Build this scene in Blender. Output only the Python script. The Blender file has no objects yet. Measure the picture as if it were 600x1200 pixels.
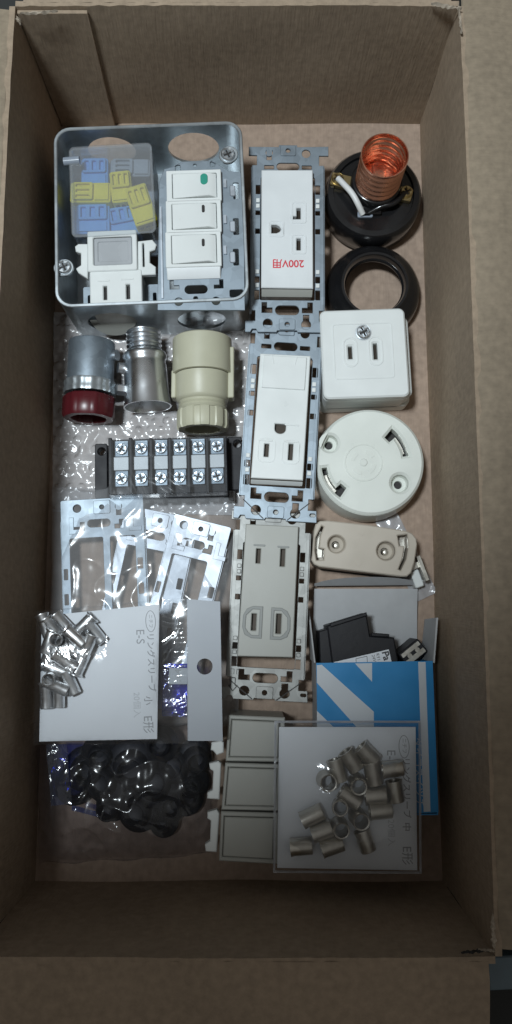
import bpy, bmesh, math, random
from mathutils import Vector, Matrix, noise, geometry
random.seed(7)
S = 0.001                                  # everything below is written in millimetres
SC = bpy.context.scene
COL = SC.collection
PI = math.pi

# ------------------------------------------------------------------ camera and picture -> plane helper
TH = math.radians(7.5); H = 450.0; F = 906.0
CAMY = -H * math.tan(TH)

def P(u, v, z):
    """point of the horizontal plane z (mm) that stands at photo pixel u,v (600x1200)"""
    a = u - 300; b = 600 - v
    dy = F * math.sin(TH) + b * math.cos(TH)
    dz = -F * math.cos(TH) + b * math.sin(TH)
    k = (z - H) / dz
    return Vector((a * k, CAMY + dy * k, z))

cam = bpy.data.cameras.new('camera')
cam.sensor_fit = 'VERTICAL'; cam.sensor_height = 36; cam.lens = F / 1200 * 36
cam.clip_start = 0.01; cam.clip_end = 50
co = bpy.data.objects.new('camera', cam); COL.objects.link(co)
co.location = (0, CAMY * S, H * S); co.rotation_euler = (TH, 0, 0)
SC.camera = co

# ------------------------------------------------------------------ materials
MATS = {}
def newmat(name):
    m = bpy.data.materials.new(name); m.use_nodes = True
    nt = m.node_tree; nt.nodes.clear()
    out = nt.nodes.new('ShaderNodeOutputMaterial')
    MATS[name] = m
    return m, nt, out

def N(nt, t, **kw):
    n = nt.nodes.new(t)
    for k, v in kw.items(): setattr(n, k, v)
    return n

def pm(name, col, rough=.45, metal=0., var=.08, vscale=60, bump=.0, bscale=400, rvar=.08, coat=0., spec=.5, stain=0., alpha=None):
    m, nt, out = newmat(name); L = nt.links
    b = N(nt, 'ShaderNodeBsdfPrincipled'); L.new(b.outputs[0], out.inputs[0])
    b.inputs['Metallic'].default_value = metal
    b.inputs['Coat Weight'].default_value = coat
    b.inputs['Coat Roughness'].default_value = .12
    b.inputs['Specular IOR Level'].default_value = spec
    tc = N(nt, 'ShaderNodeTexCoord')
    n1 = N(nt, 'ShaderNodeTexNoise'); n1.inputs['Scale'].default_value = vscale; n1.inputs['Detail'].default_value = 5
    L.new(tc.outputs['Object'], n1.inputs['Vector'])
    r = N(nt, 'ShaderNodeMapRange'); r.inputs[1].default_value = .3; r.inputs[2].default_value = .7
    r.inputs[3].default_value = 1 - var; r.inputs[4].default_value = 1 + var
    L.new(n1.outputs['Fac'], r.inputs[0])
    mx = N(nt, 'ShaderNodeMix', data_type='RGBA', blend_type='MULTIPLY'); mx.inputs['Factor'].default_value = 1
    mx.inputs['A'].default_value = (*col, 1); L.new(r.outputs[0], mx.inputs['B'])
    c = mx.outputs['Result']
    if stain:
        n3 = N(nt, 'ShaderNodeTexNoise'); n3.inputs['Scale'].default_value = 14; n3.inputs['Detail'].default_value = 8; n3.inputs['Roughness'].default_value = .65
        L.new(tc.outputs['Object'], n3.inputs['Vector'])
        r3 = N(nt, 'ShaderNodeMapRange'); r3.inputs[1].default_value = .5; r3.inputs[2].default_value = .72
        r3.inputs[3].default_value = 0; r3.inputs[4].default_value = stain; L.new(n3.outputs['Fac'], r3.inputs[0])
        m3 = N(nt, 'ShaderNodeMix', data_type='RGBA'); L.new(r3.outputs[0], m3.inputs['Factor']); L.new(c, m3.inputs['A'])
        m3.inputs['B'].default_value = (col[0] * .55, col[1] * .5, col[2] * .45, 1); c = m3.outputs['Result']
    L.new(c, b.inputs['Base Color'])
    n2 = N(nt, 'ShaderNodeTexNoise'); n2.inputs['Scale'].default_value = bscale; n2.inputs['Detail'].default_value = 4
    L.new(tc.outputs['Object'], n2.inputs['Vector'])
    rr = N(nt, 'ShaderNodeMapRange'); rr.inputs[1].default_value = .3; rr.inputs[2].default_value = .7
    rr.inputs[3].default_value = max(.03, rough - rvar); rr.inputs[4].default_value = rough + rvar
    L.new(n1.outputs['Fac'], rr.inputs[0]); L.new(rr.outputs[0], b.inputs['Roughness'])
    if bump:
        bp = N(nt, 'ShaderNodeBump'); bp.inputs['Strength'].default_value = bump; bp.inputs['Distance'].default_value = .0006
        L.new(n2.outputs['Fac'], bp.inputs['Height']); L.new(bp.outputs[0], b.inputs['Normal'])
    return m

def cardboard(name, col, axis):
    """kraft liner: long fibres, blotches and the faint flute lines of the corrugation"""
    m, nt, out = newmat(name); L = nt.links
    b = N(nt, 'ShaderNodeBsdfPrincipled'); L.new(b.outputs[0], out.inputs[0])
    b.inputs['Roughness'].default_value = .78; b.inputs['Specular IOR Level'].default_value = .3
    tc = N(nt, 'ShaderNodeTexCoord')
    mp = N(nt, 'ShaderNodeMapping'); sc = [900, 900, 900]; sc[axis] = 90
    mp.inputs['Scale'].default_value = sc; L.new(tc.outputs['Object'], mp.inputs['Vector'])
    fb = N(nt, 'ShaderNodeTexNoise'); fb.inputs['Scale'].default_value = 1; fb.inputs['Detail'].default_value = 3
    L.new(mp.outputs[0], fb.inputs['Vector'])
    bl = N(nt, 'ShaderNodeTexNoise'); bl.inputs['Scale'].default_value = 11; bl.inputs['Detail'].default_value = 7; bl.inputs['Roughness'].default_value = .6
    L.new(tc.outputs['Object'], bl.inputs['Vector'])
    sp = N(nt, 'ShaderNodeTexNoise'); sp.inputs['Scale'].default_value = 260; sp.inputs['Detail'].default_value = 2
    L.new(tc.outputs['Object'], sp.inputs['Vector'])
    ad = N(nt, 'ShaderNodeMath', operation='MULTIPLY_ADD'); L.new(fb.outputs['Fac'], ad.inputs[0]); ad.inputs[1].default_value = .22
    ad2 = N(nt, 'ShaderNodeMath', operation='MULTIPLY_ADD'); L.new(bl.outputs['Fac'], ad2.inputs[0]); ad2.inputs[1].default_value = 1.0
    L.new(sp.outputs['Fac'], ad2.inputs[2]); L.new(ad2.outputs[0], ad.inputs[2])
    r = N(nt, 'ShaderNodeMapRange'); r.inputs[1].default_value = .75; r.inputs[2].default_value = 1.5; r.inputs[3].default_value = .78; r.inputs[4].default_value = 1.2
    L.new(ad.outputs[0], r.inputs[0])
    mx = N(nt, 'ShaderNodeMix', data_type='RGBA', blend_type='MULTIPLY'); mx.inputs['Factor'].default_value = 1
    mx.inputs['A'].default_value = (*col, 1); L.new(r.outputs[0], mx.inputs['B']); L.new(mx.outputs['Result'], b.inputs['Base Color'])
    wv = N(nt, 'ShaderNodeTexWave'); wv.inputs['Scale'].default_value = 45; wv.inputs['Distortion'].default_value = .8
    wv.bands_direction = 'XYZ'[0 if axis != 0 else 1]; L.new(tc.outputs['Object'], wv.inputs['Vector'])
    m2 = N(nt, 'ShaderNodeMath', operation='MULTIPLY_ADD'); L.new(wv.outputs['Fac'], m2.inputs[0]); m2.inputs[1].default_value = .12
    m4 = N(nt, 'ShaderNodeMath', operation='MULTIPLY_ADD'); L.new(bl.outputs['Fac'], m4.inputs[0]); m4.inputs[1].default_value = 2.0; L.new(fb.outputs['Fac'], m4.inputs[2])
    L.new(m4.outputs[0], m2.inputs[2])
    bp = N(nt, 'ShaderNodeBump'); bp.inputs['Strength'].default_value = .28; bp.inputs['Distance'].default_value = .0012
    L.new(m2.outputs[0], bp.inputs['Height']); L.new(bp.outputs[0], b.inputs['Normal'])
    return m

def steel(name, col, rough, spangle=.12):
    m, nt, out = newmat(name); L = nt.links
    b = N(nt, 'ShaderNodeBsdfPrincipled'); L.new(b.outputs[0], out.inputs[0]); b.inputs['Metallic'].default_value = .85
    tc = N(nt, 'ShaderNodeTexCoord')
    vo = N(nt, 'ShaderNodeTexVoronoi'); vo.inputs['Scale'].default_value = 220; L.new(tc.outputs['Object'], vo.inputs['Vector'])
    no = N(nt, 'ShaderNodeTexNoise'); no.inputs['Scale'].default_value = 70; no.inputs['Detail'].default_value = 6; L.new(tc.outputs['Object'], no.inputs['Vector'])
    sx = N(nt, 'ShaderNodeSeparateColor'); L.new(vo.outputs['Color'], sx.inputs[0])
    ad = N(nt, 'ShaderNodeMath', operation='ADD'); L.new(sx.outputs[0], ad.inputs[0]); L.new(no.outputs['Fac'], ad.inputs[1])
    r = N(nt, 'ShaderNodeMapRange'); r.inputs[1].default_value = .4; r.inputs[2].default_value = 1.6; r.inputs[3].default_value = 1 - spangle; r.inputs[4].default_value = 1 + spangle
    L.new(ad.outputs[0], r.inputs[0])
    mx = N(nt, 'ShaderNodeMix', data_type='RGBA', blend_type='MULTIPLY'); mx.inputs['Factor'].default_value = 1
    mx.inputs['A'].default_value = (*col, 1); L.new(r.outputs[0], mx.inputs['B']); L.new(mx.outputs['Result'], b.inputs['Base Color'])
    r2 = N(nt, 'ShaderNodeMapRange'); r2.inputs[1].default_value = .3; r2.inputs[2].default_value = .7; r2.inputs[3].default_value = rough - .07; r2.inputs[4].default_value = rough + .07
    L.new(no.outputs['Fac'], r2.inputs[0]); L.new(r2.outputs[0], b.inputs['Roughness'])
    bp = N(nt, 'ShaderNodeBump'); bp.inputs['Strength'].default_value = .12; bp.inputs['Distance'].default_value = .0006
    L.new(no.outputs['Fac'], bp.inputs['Height']); L.new(bp.outputs[0], b.inputs['Normal'])
    return m

def film(name, tint=(.97, .98, 1.0), gloss=2.0, rough=.07, bump=.5, bscale=90, haze=.04):
    m, nt, out = newmat(name); L = nt.links
    tr = N(nt, 'ShaderNodeBsdfTransparent'); tr.inputs[0].default_value = (*tint, 1)
    gl = N(nt, 'ShaderNodeBsdfGlossy'); gl.inputs['Roughness'].default_value = rough
    df = N(nt, 'ShaderNodeBsdfDiffuse'); df.inputs[0].default_value = (.85, .87, .9, 1)
    fr = N(nt, 'ShaderNodeFresnel'); fr.inputs['IOR'].default_value = 1.45
    tc = N(nt, 'ShaderNodeTexCoord')
    no = N(nt, 'ShaderNodeTexNoise'); no.inputs['Scale'].default_value = bscale; no.inputs['Detail'].default_value = 3; no.inputs['Distortion'].default_value = 1.2
    L.new(tc.outputs['Object'], no.inputs['Vector'])
    bp = N(nt, 'ShaderNodeBump'); bp.inputs['Strength'].default_value = bump; bp.inputs['Distance'].default_value = .004
    L.new(no.outputs['Fac'], bp.inputs['Height'])
    L.new(bp.outputs[0], gl.inputs['Normal']); L.new(bp.outputs[0], fr.inputs['Normal'])
    mu = N(nt, 'ShaderNodeMath', operation='MULTIPLY', use_clamp=True); L.new(fr.outputs[0], mu.inputs[0]); mu.inputs[1].default_value = gloss
    m0 = N(nt, 'ShaderNodeMixShader'); m0.inputs[0].default_value = haze; L.new(tr.outputs[0], m0.inputs[1]); L.new(df.outputs[0], m0.inputs[2])
    m1 = N(nt, 'ShaderNodeMixShader'); mn = N(nt, 'ShaderNodeMath', operation='MINIMUM'); L.new(mu.outputs[0], mn.inputs[0]); mn.inputs[1].default_value = .42; L.new(mn.outputs[0], m1.inputs[0]); L.new(m0.outputs[0], m1.inputs[1]); L.new(gl.outputs[0], m1.inputs[2])
    L.new(m1.outputs[0], out.inputs[0])
    return m

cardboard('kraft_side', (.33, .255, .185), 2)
cardboard('kraft_base', (.36, .27, .21), 1)  # lighter, pinker than the walls: light falling on the base put into the colour
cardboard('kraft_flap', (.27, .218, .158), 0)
pm('kraft_torn', (.40, .34, .27), .8, var=.2, vscale=200)
pm('ground_dark', (.03, .031, .03), .8, var=.3, vscale=8)
pm('blue_grey', (.16, .22, .26), .6, var=.15)
pm('white_plastic', (.74, .77, .76), .34, var=.025, bump=.03)
pm('cool_white', (.72, .75, .76), .38, var=.03, bump=.03)
pm('round_white', (.72, .75, .70), .34, var=.03, bump=.03, stain=.05)
pm('beige_plastic', (.50, .45, .38), .42, var=.04, bump=.04, stain=.12)
pm('taupe_plastic', (.37, .375, .345), .45, var=.04, bump=.04)
pm('ridge_grey', (.25, .26, .25), .5)
pm('ivory_pvc', (.50, .49, .37), .4, var=.04, bump=.06)
pm('grey_window', (.40, .42, .44), .3, var=.05)
pm('mark_green', (.03, .30, .22), .4)
pm('slot_dark', (.018, .016, .015), .6)  # near-black: shade in slots and holes put into the colour; also dark marks
pm('slot_metal', (.035, .026, .018), .5, metal=.5, var=.2)  # contact metal darkened: shade inside the slots is put into the colour
pm('ink_red', (.62, .05, .07), .5)
pm('ink_black', (.06, .06, .065), .6)
pm('ink_grey', (.30, .31, .33), .6)
pm('ink_faint', (.50, .52, .55), .6)
pm('bakelite', (.010, .010, .011), .22, var=.2, coat=.35, bump=.02)
pm('matt_black', (.013, .013, .016), .5, var=.2, bump=.1, spec=.3)
pm('rubber', (.008, .009, .013), .6, var=.25, bump=.15)
pm('copper', (.86, .44, .30), .24, metal=1, var=.15, rvar=.08, vscale=120)
pm('brass', (.62, .50, .26), .32, metal=1, var=.2)
pm('chrome', (.80, .83, .86), .30, metal=1, var=.06, rvar=.05)
pm('tin', (.70, .71, .72), .32, metal=1, var=.12, vscale=200)
pm('tin_dull', (.52, .50, .45), .38, metal=1, var=.15, vscale=200)
pm('screw_steel', (.70, .74, .77), .38, metal=1, var=.1, vscale=200)
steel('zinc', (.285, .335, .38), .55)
steel('zinc_lit', (.46, .50, .55), .52)  # lighter copy of zinc: lamp highlight on the frames put into the colour
steel('box_steel', (.52, .57, .60), .36, .10)
steel('nickel', (.30, .305, .295), .55)
pm('red_plastic', (.085, .010, .014), .3, var=.12)
pm('paper_white', (.73, .76, .80), .6, var=.02, vscale=90, bump=.04)
pm('paper_header', (.39, .42, .46), .6, var=.02, bump=.04)
pm('grey_liner', (.44, .45, .46), .75, var=.05, vscale=120, bump=.08)
pm('carton_blue', (.013, .215, .49), .38, var=.06)
pm('carton_pale', (.52, .56, .60), .45, var=.04)
pm('blue_conn', (.13, .34, .74), .3, var=.1)
pm('yellow_conn', (.74, .64, .05), .3, var=.15)
pm('smoke_conn', (.28, .32, .38), .25, var=.1)
pm('wire_white', (.72, .72, .71), .4)
film('clear_lid', (.93, .955, .97), 2.0, .2, .14, 60, .10)
film('film_bag', (.97, .978, .985), 2.0, .08, .16, 60, .015)
film('film_crisp', (.95, .965, .985), 3.4, .22, .42, 18, .17)
film('film_dark', (.88, .89, .94), 1.6, .16, .5, 20, .016)
film('bubble_film', (.95, .95, .97), 1.9, .2, .25, 80, .42)
film('clear_cover', (.95, .965, .98), 2.0, .06, .10, 40, .012)
film('blue_film', (.10, .16, .72), 2.0, .1, .5, 80, .04)
film('strip_film', (.75, .76, .82), 2.0, .2, .3, 80, .35)

# ------------------------------------------------------------------ 2-D outlines (mm)
def rrect(cx, cy, w, h, r, rot=0., n=6):
    r = min(r, w / 2 - 1e-4, h / 2 - 1e-4); pts = []
    for sx, sy, a0 in ((1, 1, 0), (-1, 1, 90), (-1, -1, 180), (1, -1, 270)):
        for i in range(n + 1):
            a = math.radians(a0 + 90 * i / n)
            pts.append((sx * (w / 2 - r) + r * math.cos(a), sy * (h / 2 - r) + r * math.sin(a)))
    c, s = math.cos(rot), math.sin(rot)
    return [(cx + x * c - y * s, cy + x * s + y * c) for x, y in pts]
def circ(cx, cy, r, n=28, ry=None):
    ry = ry or r
    return [(cx + r * math.cos(2 * PI * i / n), cy + ry * math.sin(2 * PI * i / n)) for i in range(n)]
def stad(cx, cy, w, h, rot=0.): return rrect(cx, cy, w, h, min(w, h) / 2, rot, 8)
def rect(x0, y0, x1, y1): return [(x0, y0), (x1, y0), (x1, y1), (x0, y1)]
def keyhole(cx, cy, r, w, l, up):
    a0 = math.asin(w / 2 / r); pts = []; n = 20
    for i in range(n + 1):
        a = PI / 2 + a0 + (2 * PI - 2 * a0) * i / n
        pts.append((r * math.cos(a), r * math.sin(a)))
    pts += [(w / 2, l), (-w / 2, l)]
    s = 1 if up else -1
    pts = [(cx + x * s, cy + y * s) for x, y in pts]
    return pts
def lshape(cx, cy, w, h, t, sx, sy):
    p = [(-w/2, -h/2), (w/2, -h/2), (w/2, -h/2 + t), (-w/2 + t, -h/2 + t), (-w/2 + t, h/2), (-w/2, h/2)]
    return [(cx + x * sx, cy + y * sy) for x, y in p]
def arcslot(cx, cy, r, t, a0, a1, foot=0, ft=0., n=14):
    """curved hook slot; foot=+1/-1 widens its end/start inwards"""
    a0, a1 = math.radians(a0), math.radians(a1)
    o = [(r + t / 2, a0 + (a1 - a0) * i / n) for i in range(n + 1)]
    i_ = [(r - t / 2, a1 + (a0 - a1) * i / n) for i in range(n + 1)]
    if foot:
        da = (a1 - a0) * .28
        if foot > 0: i_ = [(r - t / 2 - ft, a1), (r - t / 2 - ft, a1 - da), (r - t / 2, a1 - da)] + [q for q in i_ if abs(q[1] - a1) > abs(da) + .01]
        else: i_ = [q for q in i_ if abs(q[1] - a0) > abs(da) + .01] + [(r - t / 2, a0 + da), (r - t / 2 - ft, a0 + da), (r - t / 2 - ft, a0)]
    return [(cx + q * math.cos(a), cy + q * math.sin(a)) for q, a in o + i_]
def cross(cx, cy, l, t, rot=0.4):
    a, b = l / 2, t / 2
    p = [(b, b), (b, a), (-b, a), (-b, b), (-a, b), (-a, -b), (-b, -b), (-b, -a), (b, -a), (b, -b), (a, -b), (a, b)]
    c, s = math.cos(rot), math.sin(rot)
    return [(cx + x * c - y * s, cy + x * s + y * c) for x, y in p]

def axis_matrix(p0, p1):
    p0, p1 = Vector(p0), Vector(p1); z = (p1 - p0).normalized()
    x = Vector((0, 0, 1)).cross(z)
    if x.length < 1e-4: x = Vector((1, 0, 0))
    x.normalize(); y = z.cross(x)
    m = Matrix((x, y, z)).transposed().to_4x4(); m.translation = p0
    return m

# ------------------------------------------------------------------ mesh collector
class MB:
    def __init__(s): s.bm = bmesh.new()
    def _add(s, verts, faces, mi=0, M=None):
        vs = [s.bm.verts.new((M @ Vector(v)) if M else v) for v in verts]
        for f in faces:
            try: s.bm.faces.new([vs[i] for i in f]).material_index = mi
            except ValueError: pass
        return s
    def box(s, x0, y0, z0, x1, y1, z1, mi=0, M=None):
        v = [(x0, y0, z0), (x1, y0, z0), (x1, y1, z0), (x0, y1, z0), (x0, y0, z1), (x1, y0, z1), (x1, y1, z1), (x0, y1, z1)]
        return s._add(v, [(3, 2, 1, 0), (4, 5, 6, 7), (0, 1, 5, 4), (1, 2, 6, 5), (2, 3, 7, 6), (3, 0, 4, 7)], mi, M)
    def hexa(s, bot, top, mi=0):
        """prism from 4 bottom and 4 top 3-D corners, both counter-clockwise"""
        return s._add(list(bot) + list(top), [(3, 2, 1, 0), (4, 5, 6, 7), (0, 1, 5, 4), (1, 2, 6, 5), (2, 3, 7, 6), (3, 0, 4, 7)], mi)
    def lathe(s, prof, M=None, seg=40, mi=0, close=False, wob=None):
        """prof (r,z) turned round z; r=0 ends close it; close joins the last ring to the first"""
        v = []; f = []; rings = []
        for r, z in prof:
            if r < 1e-6: rings.append([len(v)]); v.append((0, 0, z))
            else:
                rings.append(list(range(len(v), len(v) + seg)))
                for i in range(seg):
                    a = 2 * PI * i / seg; q = r * (wob(a, z) if wob else 1)
                    v.append((q * math.cos(a), q * math.sin(a), z))
        pairs = list(zip(rings, rings[1:])) + ([(rings[-1], rings[0])] if close else [])
        for A, B in pairs:
            for i in range(seg):
                j = (i + 1) % seg
                if len(A) == 1 and len(B) == 1: continue
                if len(A) == 1: f.append((A[0], B[j], B[i]))
                elif len(B) == 1: f.append((A[i], A[j], B[0]))
                else: f.append((A[i], A[j], B[j], B[i]))
        return s._add(v, f, mi, M)
    def cyl(s, cx, cy, z0, z1, r, seg=32, mi=0, r2=None):
        return s.lathe([(0, z0), (r, z0), (r if r2 is None else r2, z1), (0, z1)], Matrix.Translation((cx, cy, 0)), seg, mi)
    def rod(s, p0, p1, r, seg=16, mi=0, r2=None):
        l = (Vector(p1) - Vector(p0)).length
        return s.lathe([(0, 0), (r, 0), (r if r2 is None else r2, l), (0, l)], axis_matrix(p0, p1), seg, mi)
    def tube(s, pts, r, seg=12, mi=0):
        pts = [Vector(p) for p in pts]; v = []; f = []
        # smooth
        q = []
        for i in range(len(pts) - 1):
            p0 = pts[max(i - 1, 0)]; p1 = pts[i]; p2 = pts[i + 1]; p3 = pts[min(i + 2, len(pts) - 1)]
            for k in range(6):
                t = k / 6
                q.append(.5 * ((2 * p1) + (p2 - p0) * t + (2 * p0 - 5 * p1 + 4 * p2 - p3) * t * t + (3 * p1 - p0 - 3 * p2 + p3) * t ** 3))
        q.append(pts[-1])
        for i, p in enumerate(q):
            d = (q[min(i + 1, len(q) - 1)] - q[max(i - 1, 0)]).normalized()
            a = d.cross(Vector((.13, .21, 1))).normalized(); b = d.cross(a)
            for k in range(seg):
                t = 2 * PI * k / seg; v.append(p + (a * math.cos(t) + b * math.sin(t)) * r)
        for i in range(len(q) - 1):
            for k in range(seg):
                j = (k + 1) % seg; f.append((i * seg + k, i * seg + j, (i + 1) * seg + j, (i + 1) * seg + k))
        f.append(tuple(range(seg))); f.append(tuple(range(len(v) - 1, len(v) - seg - 1, -1)))
        return s._add(v, f, mi)
    def _curve(s, cu, mi, M):
        o = bpy.data.objects.new('tmp', cu)
        me = bpy.data.meshes.new_from_object(o)
        s._add([tuple(v.co) for v in me.vertices], [tuple(p.vertices) for p in me.polygons], mi, M)
        bpy.data.objects.remove(o); bpy.data.meshes.remove(me); bpy.data.curves.remove(cu)
        return s
    def plate(s, outer, holes, z0, z1, bev=0., mi=0, M=None):
        """flat sheet with through holes, top and bottom edges chamfered by bev"""
        def area(p): return sum(p[i - 1][0] * p[i][1] - p[i][0] * p[i - 1][1] for i in range(len(p)))
        def clean(p):
            q = [p[0]]
            for t in p[1:]:
                if abs(t[0] - q[-1][0]) + abs(t[1] - q[-1][1]) > 2e-3: q.append(t)
            if abs(q[0][0] - q[-1][0]) + abs(q[0][1] - q[-1][1]) <= 2e-3: q.pop()
            return q
        loops = []
        for i, p in enumerate([outer] + list(holes)):
            p = clean(p)
            if (area(p) > 0) != (i == 0): p = p[::-1]
            loops.append(p)
        def inset(p, d):
            o = []; n = len(p)
            for i in range(n):
                a, b, c = Vector(p[i - 1]), Vector(p[i]), Vector(p[(i + 1) % n])
                e, f = (b - a).normalized(), (c - b).normalized()
                nn = Vector((-e.y - f.y, e.x + f.x)); l2 = nn.length_squared
                nn = Vector((-e.y, e.x)) if l2 < .3 else nn * (2 / l2)
                o.append((b.x + nn.x * d, b.y + nn.y * d))
            return o
        tops = [inset(p, bev) for p in loops] if bev else loops
        pts = [Vector(q) for p in tops for q in p]; ed = []; k = 0
        for p in tops:
            ed += [(k + i, k + (i + 1) % len(p)) for i in range(len(p))]; k += len(p)
        vc, _, fc, *_r = geometry.delaunay_2d_cdt(pts, ed, [], 0, 1e-6)
        def inside(f):
            x = sum(vc[i].x for i in f) / 3; y = sum(vc[i].y for i in f) / 3; c = False
            for p in tops:
                for i in range(len(p)):
                    (ax, ay), (bx_, by_) = p[i - 1][:2], p[i][:2]
                    if (ay > y) != (by_ > y) and x < ax + (bx_ - ax) * (y - ay) / (by_ - ay): c = not c
            return c
        fc = [f for f in fc if inside(f)]
        V = []; FC = []
        for z, fl in ((z1, 0), (z0, 1)):
            k = len(V); V += [(v.x, v.y, z) for v in vc]
            FC += [tuple(k + i for i in (f[::-1] if fl else f)) for f in fc]
        lv = [(z0, tops), (z0 + bev, loops), (z1 - bev, loops), (z1, tops)] if bev else [(z0, loops), (z1, loops)]
        for li, p in enumerate(loops):
            n = len(p); k = len(V)
            for z, src in lv: V += [(q[0], q[1], z) for q in src[li]]
            for j in range(len(lv) - 1):
                for i in range(n):
                    i2 = (i + 1) % n; FC.append((k + j * n + i, k + j * n + i2, k + (j + 1) * n + i2, k + (j + 1) * n + i))
        s._add(V, FC, mi, M); s.bm.verts.ensure_lookup_table(); bmesh.ops.remove_doubles(s.bm, verts=s.bm.verts[-len(V):], dist=1e-4)
        return s
    def text(s, body, x, y, z, size, rot=0., mi=1, sx=1., align='CENTER', weight=0.):
        cu = bpy.data.curves.new('tmp', 'FONT'); cu.body = body; cu.size = size; cu.align_x = align; cu.align_y = 'CENTER'
        cu.extrude = .02; cu.offset = weight
        return s._curve(cu, mi, Matrix.Translation((x, y, z)) @ Matrix.Rotation(rot, 4, 'Z') @ Matrix.Diagonal((sx, 1, 1, 1)))
    def screw(s, x, y, z, r, mi=0, md=1, rot=.4):
        """pan head with a cross recess"""
        s.plate(circ(x, y, r, 24), [cross(x, y, r * 1.25, r * .3, rot)], z + r * .12, z + r * .42, r * .16, mi)
        s.cyl(x, y, z, z + r * .14, r * .98, 24, mi)
        return s.plate(cross(x, y, r * 1.2, r * .28, rot), [], z + r * .13, z + r * .2, 0, md)
    def sheet(s, fn, nu, nv, mi=0):
        v = [fn(i / nu, j / nv) for j in range(nv + 1) for i in range(nu + 1)]
        f = [(j * (nu + 1) + i, j * (nu + 1) + i + 1, (j + 1) * (nu + 1) + i + 1, (j + 1) * (nu + 1) + i) for j in range(nv) for i in range(nu)]
        return s._add(v, f, mi)
    def build(s, name, mats, parent=None, zb=0., bevel=0., ang=38, loc=None, thick=0.):
        bm = s.bm
        for v in bm.verts: v.co = Vector((v.co.x * S, v.co.y * S, (v.co.z - zb) * S))
        bmesh.ops.recalc_face_normals(bm, faces=bm.faces)
        for f in bm.faces: f.smooth = True
        me = bpy.data.meshes.new(name); bm.to_mesh(me); bm.free()
        for m in (mats if isinstance(mats, (list, tuple)) else [mats]): me.materials.append(MATS[m])
        me.set_sharp_from_angle(angle=math.radians(ang))
        o = bpy.data.objects.new(name, me); COL.objects.link(o)
        if parent: o.parent = parent
        if bevel:
            b = o.modifiers.new('bevel', 'BEVEL'); b.width = bevel * S; b.segments = 2; b.limit_method = 'ANGLE'; b.angle_limit = math.radians(50)
            b.harden_normals = False
        return o

# ------------------------------------------------------------------ things
class L:
    """local frame on plane z: origin at pixel c, x axis towards pixel d"""
    def __init__(s, z, c, d=None):
        s.z = z; s.o = P(*c, z)
        if d is None: s.a = 0.
        else:
            e = P(*d, z) - s.o; s.a = math.atan2(e.y, e.x)
        s.c, s.s = math.cos(-s.a), math.sin(-s.a)
        s.k = (P(c[0] + 10, c[1], z) - s.o).length / 10
    def p(s, u, v, z=None):
        w = P(u, v, s.z if z is None else z) - s.o
        return (w.x * s.c - w.y * s.s, w.x * s.s + w.y * s.c)
    def q(s, pts, z=None): return [s.p(u, v, z) for u, v in pts]

SPLIT = {'contact_slot', 'ridge', 'clip_tab', 'raised_tab', 'side_lug', 'dust_flap', 'barrier', 'front_notch', 'contact_blade', 'screw_seat', 'side_flange',
         'embossed_mark', 'raised_rib', 'metal_clamp', 'wire_port', 'grip_line', 'lug', 'metal_pin'}
def islands(mb):
    bm = mb.bm; bm.verts.ensure_lookup_table(); bm.verts.index_update(); seen = set(); out = []
    for v0 in bm.verts:
        if v0.index in seen: continue
        st_ = [v0]; seen.add(v0.index); isl = []
        while st_:
            v = st_.pop(); isl.append(v)
            for e in v.link_edges:
                w_ = e.other_vert(v)
                if w_.index not in seen: seen.add(w_.index); st_.append(w_)
        mp = {v.index: i for i, v in enumerate(isl)}; fs = {f for v in isl for f in v.link_faces}
        if not fs: continue
        n = MB(); n._add([tuple(v.co) for v in isl], [tuple(mp[v.index] for v in f.verts) for f in fs]); out.append(n)
    bm.free(); return out

class Thing:
    def __init__(s, name, label, cat, l, zb=0., group=None):
        s.l = l; s.zb = zb
        o = bpy.data.objects.new(name, None); COL.objects.link(o); o.empty_display_size = .01
        o.location = (l.o.x * S, l.o.y * S, zb * S); o.rotation_euler = (0, 0, l.a)
        tag(o, label, cat, group); s.o = o
    def part(s, name, mb, mats, parent=None, **k):
        if name in SPLIT:                     # each separate piece becomes a part of its own
            first = None
            for piece in islands(mb):
                o = piece.build(name, mats, parent or s.o, s.zb, **k); first = first or o
            return first
        return mb.build(name, mats, parent or s.o, s.zb, **k)

def tag(o, label, cat, group=None):
    o['label'] = label; o['category'] = cat
    if group: o['group'] = group

# ================================================================== setting
g = MB().box(-1500, -1500, -8, 1500, 1500, -5.5).build('ground', 'ground_dark'); g['kind'] = 'structure'

# ================================================================== cardboard box
X0, X1, Y0, Y1, HB = -122., 103., -205.5, 246., 95.
bx = Thing('cardboard_box', 'open brown corrugated cardboard box holding all the parts, flaps folded out', 'box', L(0, (300, 600)), -5)
ox, oy = bx.l.o.x, bx.l.o.y
def wob_wall(name, a, b, n, mat, bulge=2.0, seed=0):
    """a wall between two base corners, 3 mm thick, slightly bowed, torn along its top"""
    a, b = Vector(a), Vector(b); nx, ny = n; N1, N2 = 90, 14; m = MB()
    def fn(t, off):
        def f(i, j):
            p = a.lerp(b, i); z = -2 + (HB + 2) * j
            w = bulge * math.sin(PI * i) * math.sin(PI * min(j, 1) * .55) + 1.0 * noise.noise((i * 3 + seed, j * 2, seed))
            if j == 1: z += .7 * noise.noise((i * 40, seed, 3))
            return (p.x - ox + nx * (w + off), p.y - oy + ny * (w + off), z)
        return f
    m.sheet(fn(0, 0), N1, N2); m.sheet(fn(0, 3.0), N1, N2)
    bm = m.bm; bm.verts.ensure_lookup_table(); k = (N1 + 1) * (N2 + 1)
    for i in range(N1):
        q = N2 * (N1 + 1) + i
        bm.faces.new((bm.verts[q], bm.verts[q + 1], bm.verts[k + q + 1], bm.verts[k + q]))
    return bx.part(name, m, mat)
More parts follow.
